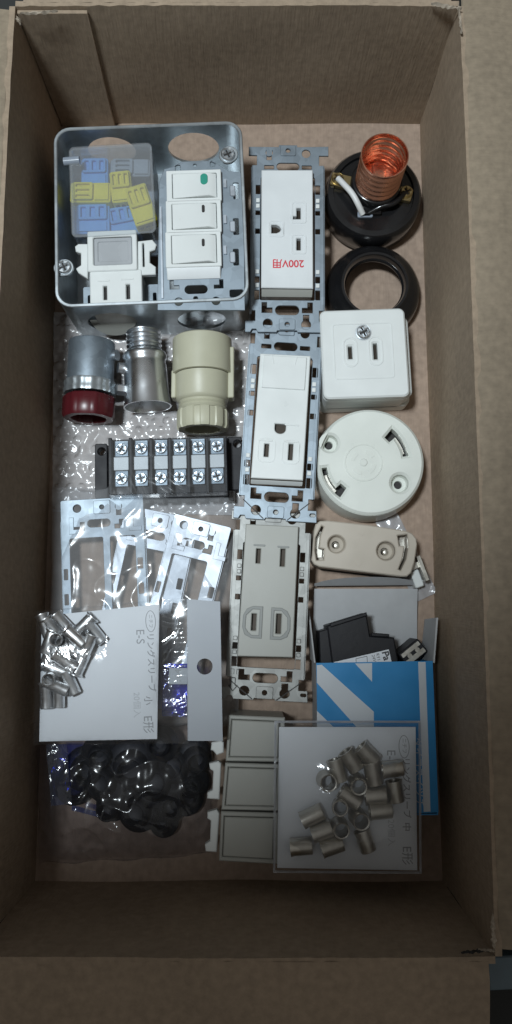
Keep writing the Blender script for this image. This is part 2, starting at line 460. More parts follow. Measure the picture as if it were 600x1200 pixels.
wob_wall('wall', (X0, Y0), (X0, Y1), (-1, 0), 'kraft_side', 1.4, 1)
wob_wall('wall', (X1, Y0), (X1, Y1), (1, 0), 'kraft_side', .8, 2)
wob_wall('wall', (X0, Y1), (X1, Y1), (0, 1), 'kraft_side', .6, 3)
wob_wall('wall', (X0, Y0), (X1, Y0), (0, -1), 'kraft_side', .6, 4)
bx.part('base', MB().sheet(lambda i, j: (X0 - 3 + (X1 - X0 + 6) * i - ox, Y0 - 3 + (Y1 - Y0 + 6) * j - oy, .5 * noise.noise((i * 5, j * 9, 1))), 40, 70)
        .box(X0 - 3 - ox, Y0 - 3 - oy, -4.5, X1 + 3 - ox, Y1 + 3 - oy, -1.5), 'kraft_base')
# glue tab that overlaps the far wall at its left end
t1 = P(101, 22, HB); t0 = P(134, 140, 4)
bx.part('glue_tab', MB().hexa([(X0 + .3 - ox, Y1 - 2.2 - oy, 0), (t0.x - ox, Y1 - 2.2 - oy, 0), (t0.x - ox, Y1 - .2 - oy, 0), (X0 + .3 - ox, Y1 - .2 - oy, 0)],
        [(X0 + .3 - ox, Y1 - 2.2 - oy, HB - 2), (t1.x - ox, Y1 - 2.2 - oy, HB - 2), (t1.x - ox, Y1 - .2 - oy, HB - 2), (X0 + .3 - ox, Y1 - .2 - oy, HB - 2)]), 'kraft_side', bevel=.4)
def flap(hx0, hy0, hx1, hy1, dx, dy, drop, mat, seed):
    a, b = Vector((hx0, hy0)), Vector((hx1, hy1)); m = MB(); N1, N2 = 50, 16
    def fn(off):
        def f(i, j):
            p = a.lerp(b, i); t = j
            z = HB + 1.6 * math.sin(min(t * 14, 1) * PI / 2) - drop * t ** 1.4 + .6 * noise.noise((i * 4, j * 2, seed)) - off
            return (p.x + dx * t - ox, p.y + dy * t - oy, z)
        return f
    m.sheet(fn(0), N1, N2); m.sheet(fn(3.0), N1, N2)
    bm = m.bm; bm.verts.ensure_lookup_table(); k = (N1 + 1) * (N2 + 1)
    ed = [[j * (N1 + 1) for j in range(N2 + 1)], [j * (N1 + 1) + N1 for j in range(N2 + 1)], [N2 * (N1 + 1) + i for i in range(N1 + 1)]]
    for e in ed:
        for p, q in zip(e, e[1:]): bm.faces.new((bm.verts[p], bm.verts[q], bm.verts[k + q], bm.verts[k + p]))
    return bx.part('flap', m, mat)
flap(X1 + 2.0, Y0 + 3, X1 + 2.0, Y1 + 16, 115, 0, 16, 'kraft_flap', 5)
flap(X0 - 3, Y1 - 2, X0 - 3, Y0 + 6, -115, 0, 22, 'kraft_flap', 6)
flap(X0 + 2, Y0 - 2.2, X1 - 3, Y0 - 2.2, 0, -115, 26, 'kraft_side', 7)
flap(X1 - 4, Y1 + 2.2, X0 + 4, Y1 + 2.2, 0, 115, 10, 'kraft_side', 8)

def torn(u, v, du, dv, wd, z, seed, mat='kraft_torn'):
    a, b = P(u, v, z), P(u + du, v + dv, z); d = b - a; n = Vector((-d.y, d.x, 0)).normalized()
    def f(i, j):
        w = wd * (.35 + .9 * abs(noise.noise((i * 6, seed, 1)))) * (math.sin(PI * max(.05, min(.95, i))) ** .5)
        p = a + d * i + n * (j - .5) * w
        return (p.x - ox, p.y - oy, z + 1.4 * noise.noise((i * 7, j * 3, seed)) + 1.2 * math.sin(PI * j))
    bx.part('torn_edge', MB().sheet(f, 40, 6), mat)
torn(505, 5, 36, 6, 3.2, 97.4, 1); torn(537, 6, 4, 34, 2.6, 97.4, 2); torn(24, 17, 44, -3, 2.2, 97.2, 3); torn(20, 20, 5, 10, 3, 97.4, 4)
torn(577, 1070, 2, 42, 3.2, 97.8, 5); torn(540, 1116, 34, -3, 2.6, 97.4, 6, 'slot_dark'); torn(560, 1112, 20, 2, 1.8, 98.2, 8)  # slot_dark strip: darkness of the corner gap put in as colour

# strip of blue grey board beyond the near right corner
lb = L(40, (600, 1140), (640, 1138))
tb = Thing('storage_board', 'blue grey board edge just outside the near right corner of the box', 'board', lb, -5.5)
tb.part('board_body', MB().box(-12, -8, -5.5, 60, 8, 40), 'blue_grey', bevel=1)
tb.part('ledge', MB().box(-12.5, -14, 8, 60, -8.2, 22), 'blue_grey', bevel=1)

# ================================================================== steel outlet box with its contents
ZR = 48.
lb = L(ZR, (176, 250), (276, 246))
sb = Thing('steel_outlet_box', 'square galvanised steel outlet box with round knockouts, open at the top', 'outlet box', lb, .6)
hw, R, T = 52.5, 9., 1.5
def side_matrix(k):
    # maps (x along wall, y up, z outwards)
    return Matrix.Rotation(k * PI / 2, 4, 'Z') @ Matrix(((1, 0, 0, 0), (0, 0, -1, -hw), (0, 1, 0, 0), (0, 0, 0, 1)))
holes = {0: [circ(-26, 24, 14), circ(25, 22, 14)], 1: [circ(-26, 24, 12), circ(26, 24, 12)], 2: [circ(-24, 27, 15), circ(24, 27, 14)], 3: []}
w = MB()
for k in range(4):
    w.plate(rect(-hw + R, 1, hw - R, ZR), holes[k], -T, 0, 0, 0, side_matrix(k))
for cx, cy, a0 in ((1, 1, 0), (-1, 1, 90), (-1, -1, 180), (1, -1, 270)):
    o_ = [(cx * (hw - R) + R * math.cos(math.radians(a0 + 90 * i / 8)), cy * (hw - R) + R * math.sin(math.radians(a0 + 90 * i / 8))) for i in range(9)]
    i_ = [(cx * (hw - R) + (R - T) * math.cos(math.radians(a0 + 90 * i / 8)), cy * (hw - R) + (R - T) * math.sin(math.radians(a0 + 90 * i / 8))) for i in range(8, -1, -1)]
    w.plate(o_ + i_, [], 1, ZR)
sb.part('wall', w, 'box_steel')
sb.part('floor_plate', MB().plate(rrect(0, 0, 2 * hw - .2, 2 * hw - .2, R), [circ(0, 0, 14), circ(-30, 30, 4), circ(28, -30, 4)], .6, 2.0), 'box_steel')
sb.part('rim', MB().plate(rrect(0, 0, 2 * hw + .5, 2 * hw + .5, R + .2), [rrect(0, 0, 2 * hw - 3.4, 2 * hw - 3.4, R - 1.6)], ZR - .2, ZR + 1.0, .4), 'box_steel')
ko = MB().plate(circ(0, 0, 13.6), [], 0, 1.2, .2, 0, Matrix.Translation((-26, -hw + 4, 23)) @ Matrix.Rotation(1.1, 4, 'X'))
sb.part('knockout_disc', ko, 'taupe_plastic')
for (u, v, ang) in ((267, 181, math.radians(35)), (75, 313, math.radians(185))):
    x, y = lb.p(u, v, ZR - 2)
    tip = stad(x + .4 * math.cos(ang), y + .4 * math.sin(ang), 11, 9.8, ang)
    ear = sb.part('screw_ear', MB().plate(tip, [], ZR - 4, ZR - 2.4, .3), 'box_steel')
    sb.part('screw', MB().screw(x, y, ZR - 2.4, 4.0), ['screw_steel', 'slot_dark'], ear)

# clear case with wire connectors
ZC = 44.
lc = L(ZC, (131, 222), (181, 219))
x0, y1 = lc.p(80, 172); x1, y0 = lc.p(183, 272)
cc = Thing('clear_case', 'small clear plastic case of blue and yellow wire connectors in the steel box', 'plastic case', lc, 14)
W, D = x1 - x0, y1 - y0; cx, cy = (x0 + x1) / 2, (y0 + y1) / 2
cc.part('lid', MB().plate(rrect(cx, cy, W, D, 3), [], ZC - 1.2, ZC, .4), 'clear_lid')
cc.part('case_side', MB().plate(rrect(cx, cy, W - .6, D - .6, 3), [rrect(cx, cy, W - 3, D - 3, 2)], 16.2, ZC - 1.25), 'clear_lid')
cc.part('tray', MB().plate(rrect(cx, cy, W - .6, D - .6, 3), [], 14, 16), 'smoke_conn')
cc.part('latch', MB().rod((x0 - 3, y1 - 8, ZC - 1.5), (x0 + 6, y1 - 8, ZC - 1), 2.4), 'smoke_conn')

def connector(label, u, v, du, dv, wid, leng, body, ztop, group='wire connectors in the clear case', ports=3):
    l = L(ztop, (u, v), (u + du, v + dv))
    t = Thing('wire_connector', label, 'wire connector', l, ztop - 11, group)
    t.part('housing', MB().plate(rrect(0, 0, leng, wid, 1.4), [], ztop - 11, ztop - 2, .5), body)
    m = MB()
    m.plate(rrect(-leng * .18, 0, leng * .5, wid * .86, 1), [rrect(-leng * .18, (i - (ports - 1) / 2) * wid / ports * .82, leng * .34, wid / ports * .45, .5) for i in range(ports)], ztop - 1.95, ztop, .3)
    m.box(leng * .12, -wid * .42, ztop - 1.95, leng * .45, wid * .42, ztop - .9)
    t.part('cap', m, body)
    m = MB()
    for i in range(ports):
        yy = (i - (ports - 1) / 2) * wid / ports * .82
        m.rod((leng * .5 - .3, yy, ztop - 6), (leng * .5 + .15, yy, ztop - 6), wid / ports * .3, 12)
    t.part('wire_port', m, 'slot_dark')
connector('blue wire connector at the far left of the clear case', 110, 199, 0, 10, 15.5, 17, 'blue_conn', 36)
connector('clear yellow wire connector on the left, between two blue ones', 105, 223, 10, 0, 12, 23, 'yellow_conn', 40)
connector('blue wire connector beside the white lamp switch, under the yellow ones', 108, 254, 0, 10, 19, 18, 'blue_conn', 36)
connector('yellow wire connector upright at the middle of the clear case', 141, 216, 1, 10, 12, 19, 'yellow_conn', 40)
connector('yellow wire connector slanting at the right of the clear case', 164, 237, 3.4, 10, 13, 24, 'yellow_conn', 41)
connector('dark blue wire connector at the near right of the clear case', 144, 257, 2, 10, 17, 19, 'blue_conn', 33)
connector('smoky grey wire connector at the far right of the clear case', 152, 194, 10, 0, 10.5, 23, 'smoke_conn', 36)

# lamp switch and outlet module
ZM = 43.
lm = L(ZM, (132, 294), (182, 292))
ps = Thing('pilot_lamp_switch', 'white switch module with a grey lamp window in the steel box', 'switch', lm, 20)
def ri(l, a, b, z=None):
    p, q = l.p(*a, z), l.p(*b, z)
    return (p[0] + q[0]) / 2, (p[1] + q[1]) / 2, abs(q[0] - p[0]), abs(q[1] - p[1])
c0 = ri(lm, (102, 271), (161, 316)); cw = ri(lm, (109, 278), (155, 309))
ps.part('housing', MB().plate(rrect(*c0, 1), [rrect(*cw, 1)], ZM - 5, ZM, .5).plate(rrect(c0[0], c0[1], c0[2] - .4, c0[3] - .4, 1), [], 20, ZM - 5.1), 'white_plastic')
ps.part('lamp_window', MB().plate(rrect(cw[0], cw[1], cw[2] - .5, cw[3] - .5, .8), [rrect(cw[0], cw[1], cw[2] - 5, cw[3] - 5, .8)], ZM - 5, ZM - 1.0, .3).box(cw[0] - cw[2] / 2 + 2.2, cw[1] - cw[3] / 2 + 2.2, ZM - 5, cw[0] + cw[2] / 2 - 2.2, cw[1] + cw[3] / 2 - 2.2, ZM - 1.5), 'grey_window')
for pts, hl in (([(102, 284), (91, 284), (87, 287), (88, 293), (94, 295), (94, 309), (88, 313), (91, 318), (102, 325)], None),
                ([(161, 281), (178, 279), (183, 285), (181, 291), (175, 293), (175, 306), (182, 311), (182, 320), (161, 321)], (166, 283, 169, 311))):
    h_ = []
    if hl: q = ri(lm, hl[:2], hl[2:]); h_ = [rrect(*q, .6)]
    ps.part('clip', MB().plate(lm.q(pts), h_, ZM - 5, ZM - 1.6, .4), 'white_plastic')
lo = L(ZM - 1, (136, 335), (186, 333))
om = Thing('outlet_module', 'white two slot outlet module tucked under the near rim of the steel box', 'outlet', lo, 14)
c0 = ri(lo, (105, 317.5), (167, 360)); z = ZM - 1
sl = [ri(lo, (121, 335), (125.5, 351)), ri(lo, (147.5, 333), (152.5, 350))]
om.part('housing', MB().plate(rrect(*c0, 1), [rrect(*q, .2) for q in sl], z - 4, z, .5).plate(rrect(c0[0], c0[1], c0[2] - .3, c0[3] - .3, 1), [], 20, z - 4.05), 'white_plastic')
m = MB()
for q in sl: m.box(q[0] - q[2] / 2 - .3, q[1] - q[3] / 2 - .3, z - 4.0, q[0] + q[2] / 2 + .3, q[1] + q[3] / 2 + .3, z - 3.2)
om.part('contact_slot', m, 'slot_dark')
m = MB()
for q in ((121, 329), (149, 327)):
    x, y = lo.p(*q); m.plate(stad(x, y, 7, 1.2), [], z - .1, z + .35, .15)
om.part('ridge', m, 'white_plastic')
c2 = ri(lo, (92, 326), (186, 356))
om.part('steel_clip', MB().plate(rrect(*c2, 1), [rrect(c2[0] + c2[2] * .42, c2[1], 2.2, 7, .8), rrect(c2[0] - c2[2] * .42, c2[1], 2.2, 7, .8)], 14, z - 12), 'zinc')

# three gang switch on its frame
ZS = 50.
ls = L(ZS, (228, 262), (288, 260))
sw = Thing('three_gang_switch', 'three white rocker switches on a steel mounting frame inside the outlet box', 'switch', ls, 6)
outer = ls.q([(192, 196), (203, 193), (212, 187), (247, 186), (256, 191), (268, 198), (285, 200), (287, 362), (184, 362), (186, 210)])
hl = [stad(*ri(ls, (216, 333), (243, 342))), circ(*ls.p(209, 352), 2.3), circ(*ls.p(253, 351), 2.3), circ(*ls.p(229, 348), 1.2), circ(*ls.p(228, 187.5 + 4), .9),
      lshape(*ls.p(204, 332), 5, 5, 2, 1, 1), lshape(*ls.p(256, 331), 5, 5, 2, -1, 1)]
for v in (222, 264, 300): hl.append(rrect(*ri(ls, (273, v - 10), (280, v + 9)), .6))
hl += [rrect(*ri(ls, (269, 338), (285, 346)), .8), rrect(*ri(ls, (205, 191), (211, 198)), .8), rrect(*ri(ls, (246, 187), (252, 193)), .8)]
fr = sw.part('mounting_frame', MB().plate(outer, hl + [rrect(*ri(ls, (199, 206), (257, 308)), 1)], ZS - 3, ZS - 1.8, .2), 'zinc')
m = MB()
for v in (222, 264, 300):
    x, y = ls.p(275, v); m.plate(rrect(x - 1.2, y, 3.2, 6.5, 1), [], ZS - 5, ZS - 1.0, .4)
    x, y = ls.p(264, v - 8); m.box(x - 1, y - 2.4, ZS - 1.8, x + .6, y + 2.4, ZS - .6)
x, y = ls.p(190, 330); m.box(x - .6, y - 9, ZS - 1.8, x + .4, y + 44, ZS - .9)
sw.part('clip_tab', m, 'zinc_lit', fr)
sw.part('support', MB().plate(rrect(*ri(ls, (200, 210), (255, 304)), 1), [], 6, ZS - 3), 'cool_white')
V = [(202, 236.5), (237.2, 273), (273.7, 313)]
for i, (va, vb) in enumerate(V):
    q = ri(ls, (195 - i * .5, va), (260, vb))
    hs = sw.part('switch_body', MB().plate(rrect(*q, .6), [rrect(q[0] + .4, q[1], q[2] - 5.5, q[3] - 4, .5)], ZS - 1.7, ZS + 1.6, .3), 'white_plastic')
    wx, wy = q[2] - 6.2, q[3] - 4.6; xa, xb, ya, yb = q[0] + .4 - wx / 2, q[0] + .4 + wx / 2, q[1] - wy / 2, q[1] + wy / 2
    xr = xa + wx * .83
    m = MB()
    zz = ZS - 1.7
    m._add([(xa, ya, zz), (xr, ya, zz), (xb, ya, zz), (xb, yb, zz), (xr, yb, zz), (xa, yb, zz),
            (xa, ya, ZS + 1.2), (xr, ya, ZS + 3.6), (xb, ya, ZS + .6), (xb, yb, ZS + 1.0), (xr, yb, ZS + 2.4), (xa, yb, ZS + 2.0)],
           [(0, 5, 4, 1), (1, 4, 3, 2), (6, 7, 10, 11), (7, 8, 9, 10), (0, 1, 7, 6), (1, 2, 8, 7), (2, 3, 9, 8), (3, 4, 10, 9), (4, 5, 11, 10), (5, 0, 6, 11)])
    rk = sw.part('rocker', m, 'white_plastic', hs, bevel=.35)
    if i == 0:
        x, y = ls.p(239.5, 213); sw.part('indicator', MB().plate(stad(x, y, 4, 6.4), [], ZS + 1.2, ZS + 3.1, .2), 'mark_green', rk)
    else:
        x, y = ls.p(238.5, 247.5 if i == 1 else 287); sw.part('indicator', MB().plate(stad(x, y, 1.5, 4.2), [], ZS + 1.2, ZS + 3.1, .1), 'slot_dark', rk)
q = ri(ls, (195, 313.5), (259, 325))
sw.part('skirt', MB().hexa([(q[0] - q[2] / 2, q[1] - q[3] / 2, ZS - 1.7), (q[0] + q[2] / 2, q[1] - q[3] / 2, ZS - 1.7), (q[0] + q[2] / 2, q[1] + q[3] / 2, ZS - 1.7), (q[0] - q[2] / 2, q[1] + q[3] / 2, ZS - 1.7)],
        [(q[0] - q[2] / 2 + .6, q[1] - q[3] / 2 + 2, ZS - .4), (q[0] + q[2] / 2 - .6, q[1] - q[3] / 2 + 2, ZS - .4), (q[0] + q[2] / 2, q[1] + q[3] / 2, ZS + 1.2), (q[0] - q[2] / 2, q[1] + q[3] / 2, ZS + 1.2)]), 'cool_white', bevel=.4)

# ================================================================== the three framed outlets
def strap(t, z, w, ln, mat, score=False, marks=False):
    """steel mounting frame, length ln along y, main width w; z = top of plate"""
    k = ln / 110.; hw = w / 2
    o = [(-hw * 1.10, 55), (-5.5, 55), (-5.2, 56.2), (5.2, 56.2), (5.5, 55), (hw * 1.13, 55.5), (hw * 1.13, 49.8), (hw * .87, 49.8), (hw * .87, 43.8), (hw, 43.8),
         (hw, -42.5), (hw * .87, -42.5), (hw * .87, -48.5), (hw * 1.1, -48.5), (hw * 1.12, -55), (6, -55), (5.5, -54), (-5.5, -54), (-6, -55), (-hw * .8, -55), (-hw * .84, -53.2), (-hw * .95, -53.2), (-hw, -55), (-hw * 1.14, -55), (-hw * 1.14, -48.5), (-hw * .87, -48.5), (-hw * .87, -42.5), (-hw, -42.5), (-hw, 43.8), (-hw * .87, 43.8), (-hw * .87, 49.8), (-hw * 1.10, 49.8)]
    h = [keyhole(-11, 51.6, 2.4, 2.9, -4.6, True), circ(10.6, 51, 2.5), circ(0, 52.6, 1.3), stad(0, 43, 13.2, 4.6), rrect(-11, 42.6, 5.6, 2.4, .4), rrect(11, 42.6, 5.6, 2.4, .4)]
    h += [lshape(-11.5, -40.8, 6, 6, 2.9, 1, 1), lshape(11.5, -40.8, 6, 6, 2.9, -1, 1), stad(0, -42.3, 13.6, 5.4), circ(-11, -50, 2.7), keyhole(10.8, -50.6, 2.7, 3.4, 5.6, True), circ(0, -50.6, 1.4)]
    h += [rrect(0, 0, 31.4, 73, 1)]
    for sx in (-1, 1):
        for yy, hh in ((29, 5.5), (15, 2.6), (4, 3.0), (-24.5, 3.6), (-33.5, 5.5)):
            h.append(rrect(sx * 17.45, yy, 3.0, hh, .5))
    h += [rrect(hw * 1.0, -51, 3.2, 1.8, .8)]
    sc = lambda pts: [(x, y * k) for x, y in pts]
    m = MB().plate(sc(o), [sc(q) for q in h], z - 1.2, z, .18)
    fr = t.part('mounting_frame', m, mat)
    m = MB()
    for sx in (-1, 1):
        m.box(sx * hw - .55, -42 * k, z - 7, sx * hw + .55, 43.4 * k, z - 1.25)
        m.box(sx * (hw - 2.0) - .18, -41 * k, z - .05, sx * (hw - 2.0) + .18, 42.8 * k, z + .22)
    t.part('side_flange', m, mat, fr)
    m = MB()
    for yy in (52.6, -50.6):
        m.plate(rrect(0, yy * k, 9.2, 6.6, 1.0), [circ(0, yy * k, 1.35)], z + .02, z + .55, .2)
    t.part('raised_tab', m, mat, fr)
    m = MB()
    for sx in (-1, 1):
        for yy in (22.3, 19, -28, -20): m.box(sx * 17.3 - 1.1, (yy - 1.3) * k, z - .3, sx * 17.3 + 1.1, (yy + 1.1) * k, z + .75)
    t.part('clip_tab', m, 'white_plastic' if mat != 'nickel' else mat, fr, bevel=.3)
    if score or marks:
        m = MB()
        for sx in (-1, 1):
            a = Vector((sx * hw * .9, -44.5 * k, 0)); b = Vector((sx * 6.5, -54.6 * k, 0))
            d = (b - a).normalized(); n = Vector((-d.y, d.x, 0)) * .28
            m.hexa([a - n + Vector((0, 0, z - .2)), b - n + Vector((0, 0, z - .2)), b + n + Vector((0, 0, z - .2)), a + n + Vector((0, 0, z - .2))],
                   [a - n + Vector((0, 0, z + .02)), b - n + Vector((0, 0, z + .02)), b + n + Vector((0, 0, z + .02)), a + n + Vector((0, 0, z + .02))])
        if marks:
            def line(p, q, wd=.25):
                p, q = Vector((*p, 0)), Vector((*q, 0)); d = (q - p).normalized(); n = Vector((-d.y, d.x, 0)) * wd
                zb, zt = Vector((0, 0, z - .2)), Vector((0, 0, z + .025))
                m.hexa([p - n + zb, q - n + zb, q + n + zb, p + n + zb], [p - n + zt, q - n + zt, q + n + zt, p + n + zt])
            ax, ay = -17.2, -43 * k
            pts = [(-1.1, 0), (-1.1, -4), (-2.4, -4), (0, -7), (2.4, -4), (1.1, -4), (1.1, 0), (-1.1, 0)]
            for p, q in zip(pts, pts[1:]): line((ax + p[0], ay + p[1]), (ax + q[0], ay + q[1]))
            for p, q in (((-19.5, -38), (-17, -38)), ((-17, -38), (-17, -41)), ((-15.5, -38), (-15.5, -41)), ((-15.5, -38), (-13.8, -38))):
                line((p[0], p[1] * k), (q[0], q[1] * k), .15)
        t.part('score_mark', m, 'slot_dark', fr)
    return fr

def outlet_face(t, outline, slots, z0, z1, mat, slotmat='slot_metal', recess=None, deep=4.0, base=None):
    ds = MB()
    body = t.part('outlet_body', MB().plate(outline, slots, z1 - deep, z1, .45).plate([(x * .985, y * .985) for x, y in (base or outline)], [], z0, z1 - deep - .05), mat)
    for s in slots:
        xs = [p[0] for p in s]; ys = [p[1] for p in s]
        ds.box(min(xs) - .3, min(ys) - .3, z1 - deep + .02, max(xs) + .3, max(ys) + .3, z1 - deep + .5)
    t.part('contact_slot', ds, slotmat, body)
    return body

# --- far: 200 V outlet
Z1 = 29.
l1 = L(Z1, (337, 279), (437, 280))
f1 = Thing('framed_outlet', 'white outlet marked 200V in red on a steel frame, beside the steel box', 'outlet', l1, .6, 'framed outlets in the middle column')
ln1 = (P(338, 171, Z1) - P(337, 388, Z1)).length; w1 = (P(294.5, 270, Z1) - P(379.5, 270, Z1)).length
strap(f1, Z1, w1, ln1, 'zinc')
zt = Z1 + 4.5; lt = L(zt, (337, 279), (437, 280)); lt.o = l1.o.copy(); lt.o.z = zt
TL, TR, BL, BR = lt.p(306.5, 199), lt.p(366.5, 199), lt.p(306, 337), lt.p(367, 338)
ol = [BL, BR, TR, TL]
def rnd(pts, r=.8): return pts
sA = lt.q([(350.2, 243.5), (352.5, 243.5), (352.5, 256.5), (341.5, 256.5), (341.5, 253), (347.5, 253), (347.5, 243.5)])
sB = rrect(*ri(lt, (347.5, 279), (352.5, 293)), .2)
sG = lt.q([(318, 263), (324, 263), (327.5, 265), (329.8, 268.5), (327.5, 271.5), (324, 273), (318, 273)])
b1 = outlet_face(f1, ol, [sA, sB, sG], 6, zt, 'cool_white')
m = MB()
for a, b in (((341, 236), (359, 262)), ((341, 274), (359, 298)), ((314, 258), (333, 278))):
    q = ri(lt, a, b); m.plate(rrect(*q, 1.5), [rrect(q[0], q[1], q[2] - 2.2, q[3] - 2.2, 1.0)], zt - .1, zt + .3, .12)
f1.part('ridge', m, 'cool_white', b1)
m = MB(); x, y = lt.p(337.5, 308.5); m.text('200V用', x, y, zt + .03, 6.0, PI, 0, .98, weight=.12)
f1.part('lettering', m, 'ink_red', b1)
q = ri(lt, (306.5, 338.5), (366.5, 345))
f1.part('lower_edge', MB().hexa([(q[0] - q[2] / 2, q[1] - q[3] / 2, Z1 + .1), (q[0] + q[2] / 2, q[1] - q[3] / 2, Z1 + .1), (q[0] + q[2] / 2, q[1] + q[3] / 2, Z1 + .1), (q[0] - q[2] / 2, q[1] + q[3] / 2, Z1 + .1)],
        [(q[0] - q[2] / 2, q[1] - q[3] / 2 + 1.2, Z1 + 1.6), (q[0] + q[2] / 2, q[1] - q[3] / 2 + 1.2, Z1 + 1.6), (q[0] + q[2] / 2, q[1] + q[3] / 2 + .3, zt - 1), (q[0] - q[2] / 2, q[1] + q[3] / 2 + .3, zt - 1)]), 'taupe_plastic', b1, bevel=.25)

# --- middle: earthed outlet with terminal cover
Z2 = 26.5
l2 = L(Z2, (329.5, 494), (429.5, 500.2))
f2 = Thing('framed_outlet', 'white earthed outlet with a closed terminal cover on a steel frame, below the 200V one', 'outlet', l2, .6, 'framed outlets in the middle column')
ln2 = (P(342, 382, Z2) - P(320, 609, Z2)).length; w2 = (P(287, 480, Z2) - P(372, 485, Z2)).length
strap(f2, Z2, w2, ln2, 'zinc', score=True)
zt = Z2 + 4.5; lt = L(zt, (329.5, 494), (429.5, 500.2)); lt.o = l2.o.copy(); lt.o.z = zt; lt.a = l2.a; lt.c, lt.s = l2.c, l2.s
ol = [lt.p(294, 560), lt.p(355, 563), lt.p(364, 417), lt.p(305, 414)]
sl = [rrect(*lt.p(312.3, 527.5), 2.6, 7.4, .2), rrect(*lt.p(340.7, 529.5), 2.6, 9.2, .2)]
gx, gy = lt.p(328.5, 502)
sl.append([(gx - 3.1, gy + 2.6), (gx + 3.1, gy + 2.6)] + [(gx + 3.1 * math.cos(a), gy - .4 - 2.6 * math.sin(a)) for a in [PI * i / 10 for i in range(11)]])
b2 = outlet_face(f2, ol, sl, 5, zt, 'white_plastic')
cv = [lt.p(306.7, 454.5), lt.p(357, 457.5), lt.p(359.5, 419.5), lt.p(309.5, 416.5)]
cvp = f2.part('terminal_cover', MB().plate(cv, [], zt + .05, zt + .9, .3), 'white_plastic', b2)
m = MB()
for a, b in (((319, 417), (321, 427)), ((348, 419), (345.5, 428.5))):
    p, q = lt.p(*a), lt.p(*b); m.rod((*p, zt + .8), (*q, zt + .8), .35, 8)
f2.part('grip_line', m, 'white_plastic', cvp)
m = MB()
for u, v in ((311, 516), (341.5, 517.5), (342, 498)):
    x, y = lt.p(u, v); m.plate(stad(x, y, 8, 1.0), [], zt - .05, zt + .35, .15)
for u, v in ((312.3, 527.5), (340.7, 529.5)):
    x, y = lt.p(u, v); m.plate(rrect(x, y, 10, 14, 3), [rrect(x, y, 8.6, 12.6, 2.4)], zt - .1, zt + .22, .1)
f2.part('ridge', m, 'white_plastic', b2)
q1, q2 = lt.p(294, 561), lt.p(355, 564)
f2.part('lower_edge', MB().hexa([(q1[0], q1[1] - 2.2, Z2 + .1), (q2[0], q2[1] - 2.2, Z2 + .1), (q2[0], q2[1] - .2, Z2 + .1), (q1[0], q1[1] - .2, Z2 + .1)],
        [(q1[0], q1[1] - 1.6, Z2 + 1.4), (q2[0], q2[1] - 1.6, Z2 + 1.4), (q2[0], q2[1] - .2, Z2 + 3.5), (q1[0], q1[1] - .2, Z2 + 3.5)]), 'white_plastic', b2, bevel=.25)

# --- near: grey double outlet
Z3 = 24.
l3 = L(Z3, (315, 709), (415, 714.2))
f3 = Thing('framed_outlet', 'taupe grey double outlet on a bright steel frame with an arrow mark', 'outlet', l3, .6, 'framed outlets in the middle column')
ln3 = (P(322, 600, Z3) - P(309, 820, Z3)).length; w3 = (P(270.5, 700, Z3) - P(360, 705, Z3)).length
strap(f3, Z3, w3, ln3, 'nickel', score=True, marks=True)
zt = Z3 + 3.2; lt = L(zt, (315, 709), (415, 714.2)); lt.o = l3.o.copy(); lt.o.z = zt; lt.a = l3.a; lt.c, lt.s = l3.c, l3.s
ol = [lt.p(278, 769), lt.p(343, 770.5), lt.p(350, 617), lt.p(288, 614)]
sl = [rrect(*lt.p(302.7, 651.5), 2.4, 8.0, .2), rrect(*lt.p(331.3, 653.5), 2.6, 9.6, .2), rrect(*lt.p(297.5, 729), 2.6, 9, .2), rrect(*lt.p(326.5, 731), 2.8, 10.6, .2)]
b3 = outlet_face(f3, ol, sl, 5, zt, 'taupe_plastic', 'slot_metal')
m = MB()
for u, v in ((304, 639), (332, 641)):
    x, y = lt.p(u, v); m.plate(stad(x, y, 6.5, 1.0), [], zt - .05, zt + .4, .15)
for u, v, s_ in ((297.5, 729, -1), (327, 731, 1)):
    x, y = lt.p(u, v)
    def dshape(g): return [(x - s_ * (4.6 - g), y + 8.6 - g), (x + s_ * 1, y + 8.6 - g), (x + s_ * (4.2 - g), y + 7 - g), (x + s_ * (6 - g), y + 3.5), (x + s_ * (6.2 - g), y - 3), (x + s_ * (4.6 - g), y - 7 + g), (x + s_ * 1, y - 8.6 + g), (x - s_ * (4.6 - g), y - 8.6 + g)]
    m.plate(dshape(0), [dshape(1.7)], zt - .05, zt + .55, .25)
f3.part('ridge', m, 'ridge_grey', b3)

# ================================================================== right column
# lamp socket
a = P(444, 178, 52); ca = P(437, 226, 20)
ll = L(20, (438, 226), (538, 226))
so = Thing('lamp_socket', 'black lamp socket with a threaded copper shell and a white wire', 'lamp socket', ll, .6)
so.part('socket_base', MB().lathe([(0, .6), (26.5, .6), (28.5, 3), (29, 12), (28.5, 18), (27, 20), (24, 20.4), (23.5, 18.6), (0, 18.6)], None, 64), 'bakelite')
so.part('core', MB().lathe([(0, 18), (15.5, 18), (15, 25), (14, 26.5), (0, 26.5)], Matrix.Translation((1, 4, 0)), 48).box(-9, -14, 18, 4, -9, 21.5), 'bakelite', bevel=.5)
SX, SY = ll.p(440, 207, 26)
SX, SY = 1.5, 4.0
pr = []; n = 60
for i in range(n + 1):
    z = 26 + 25.5 * i / n; r = 12.4 + .85 * math.sin(2 * PI * (z - 26) / 4.6) if z < 49.5 else 12.8 + (z - 49.5) * .25
    pr.append((r, z))
inn = [(r - .55, z) for r, z in reversed(pr)]
sh = so.part('threaded_shell', MB().lathe(pr + inn, Matrix.Translation((SX, SY, 0)), 56, 0, True), 'copper', ang=70)
so.part('centre_contact', MB().cyl(SX, SY, 26.4, 28, 11.6).plate(rrect(SX, SY, 8, 14, 1), [], 28, 31, .6).cyl(SX, SY, 31, 33, 3), 'copper', sh)
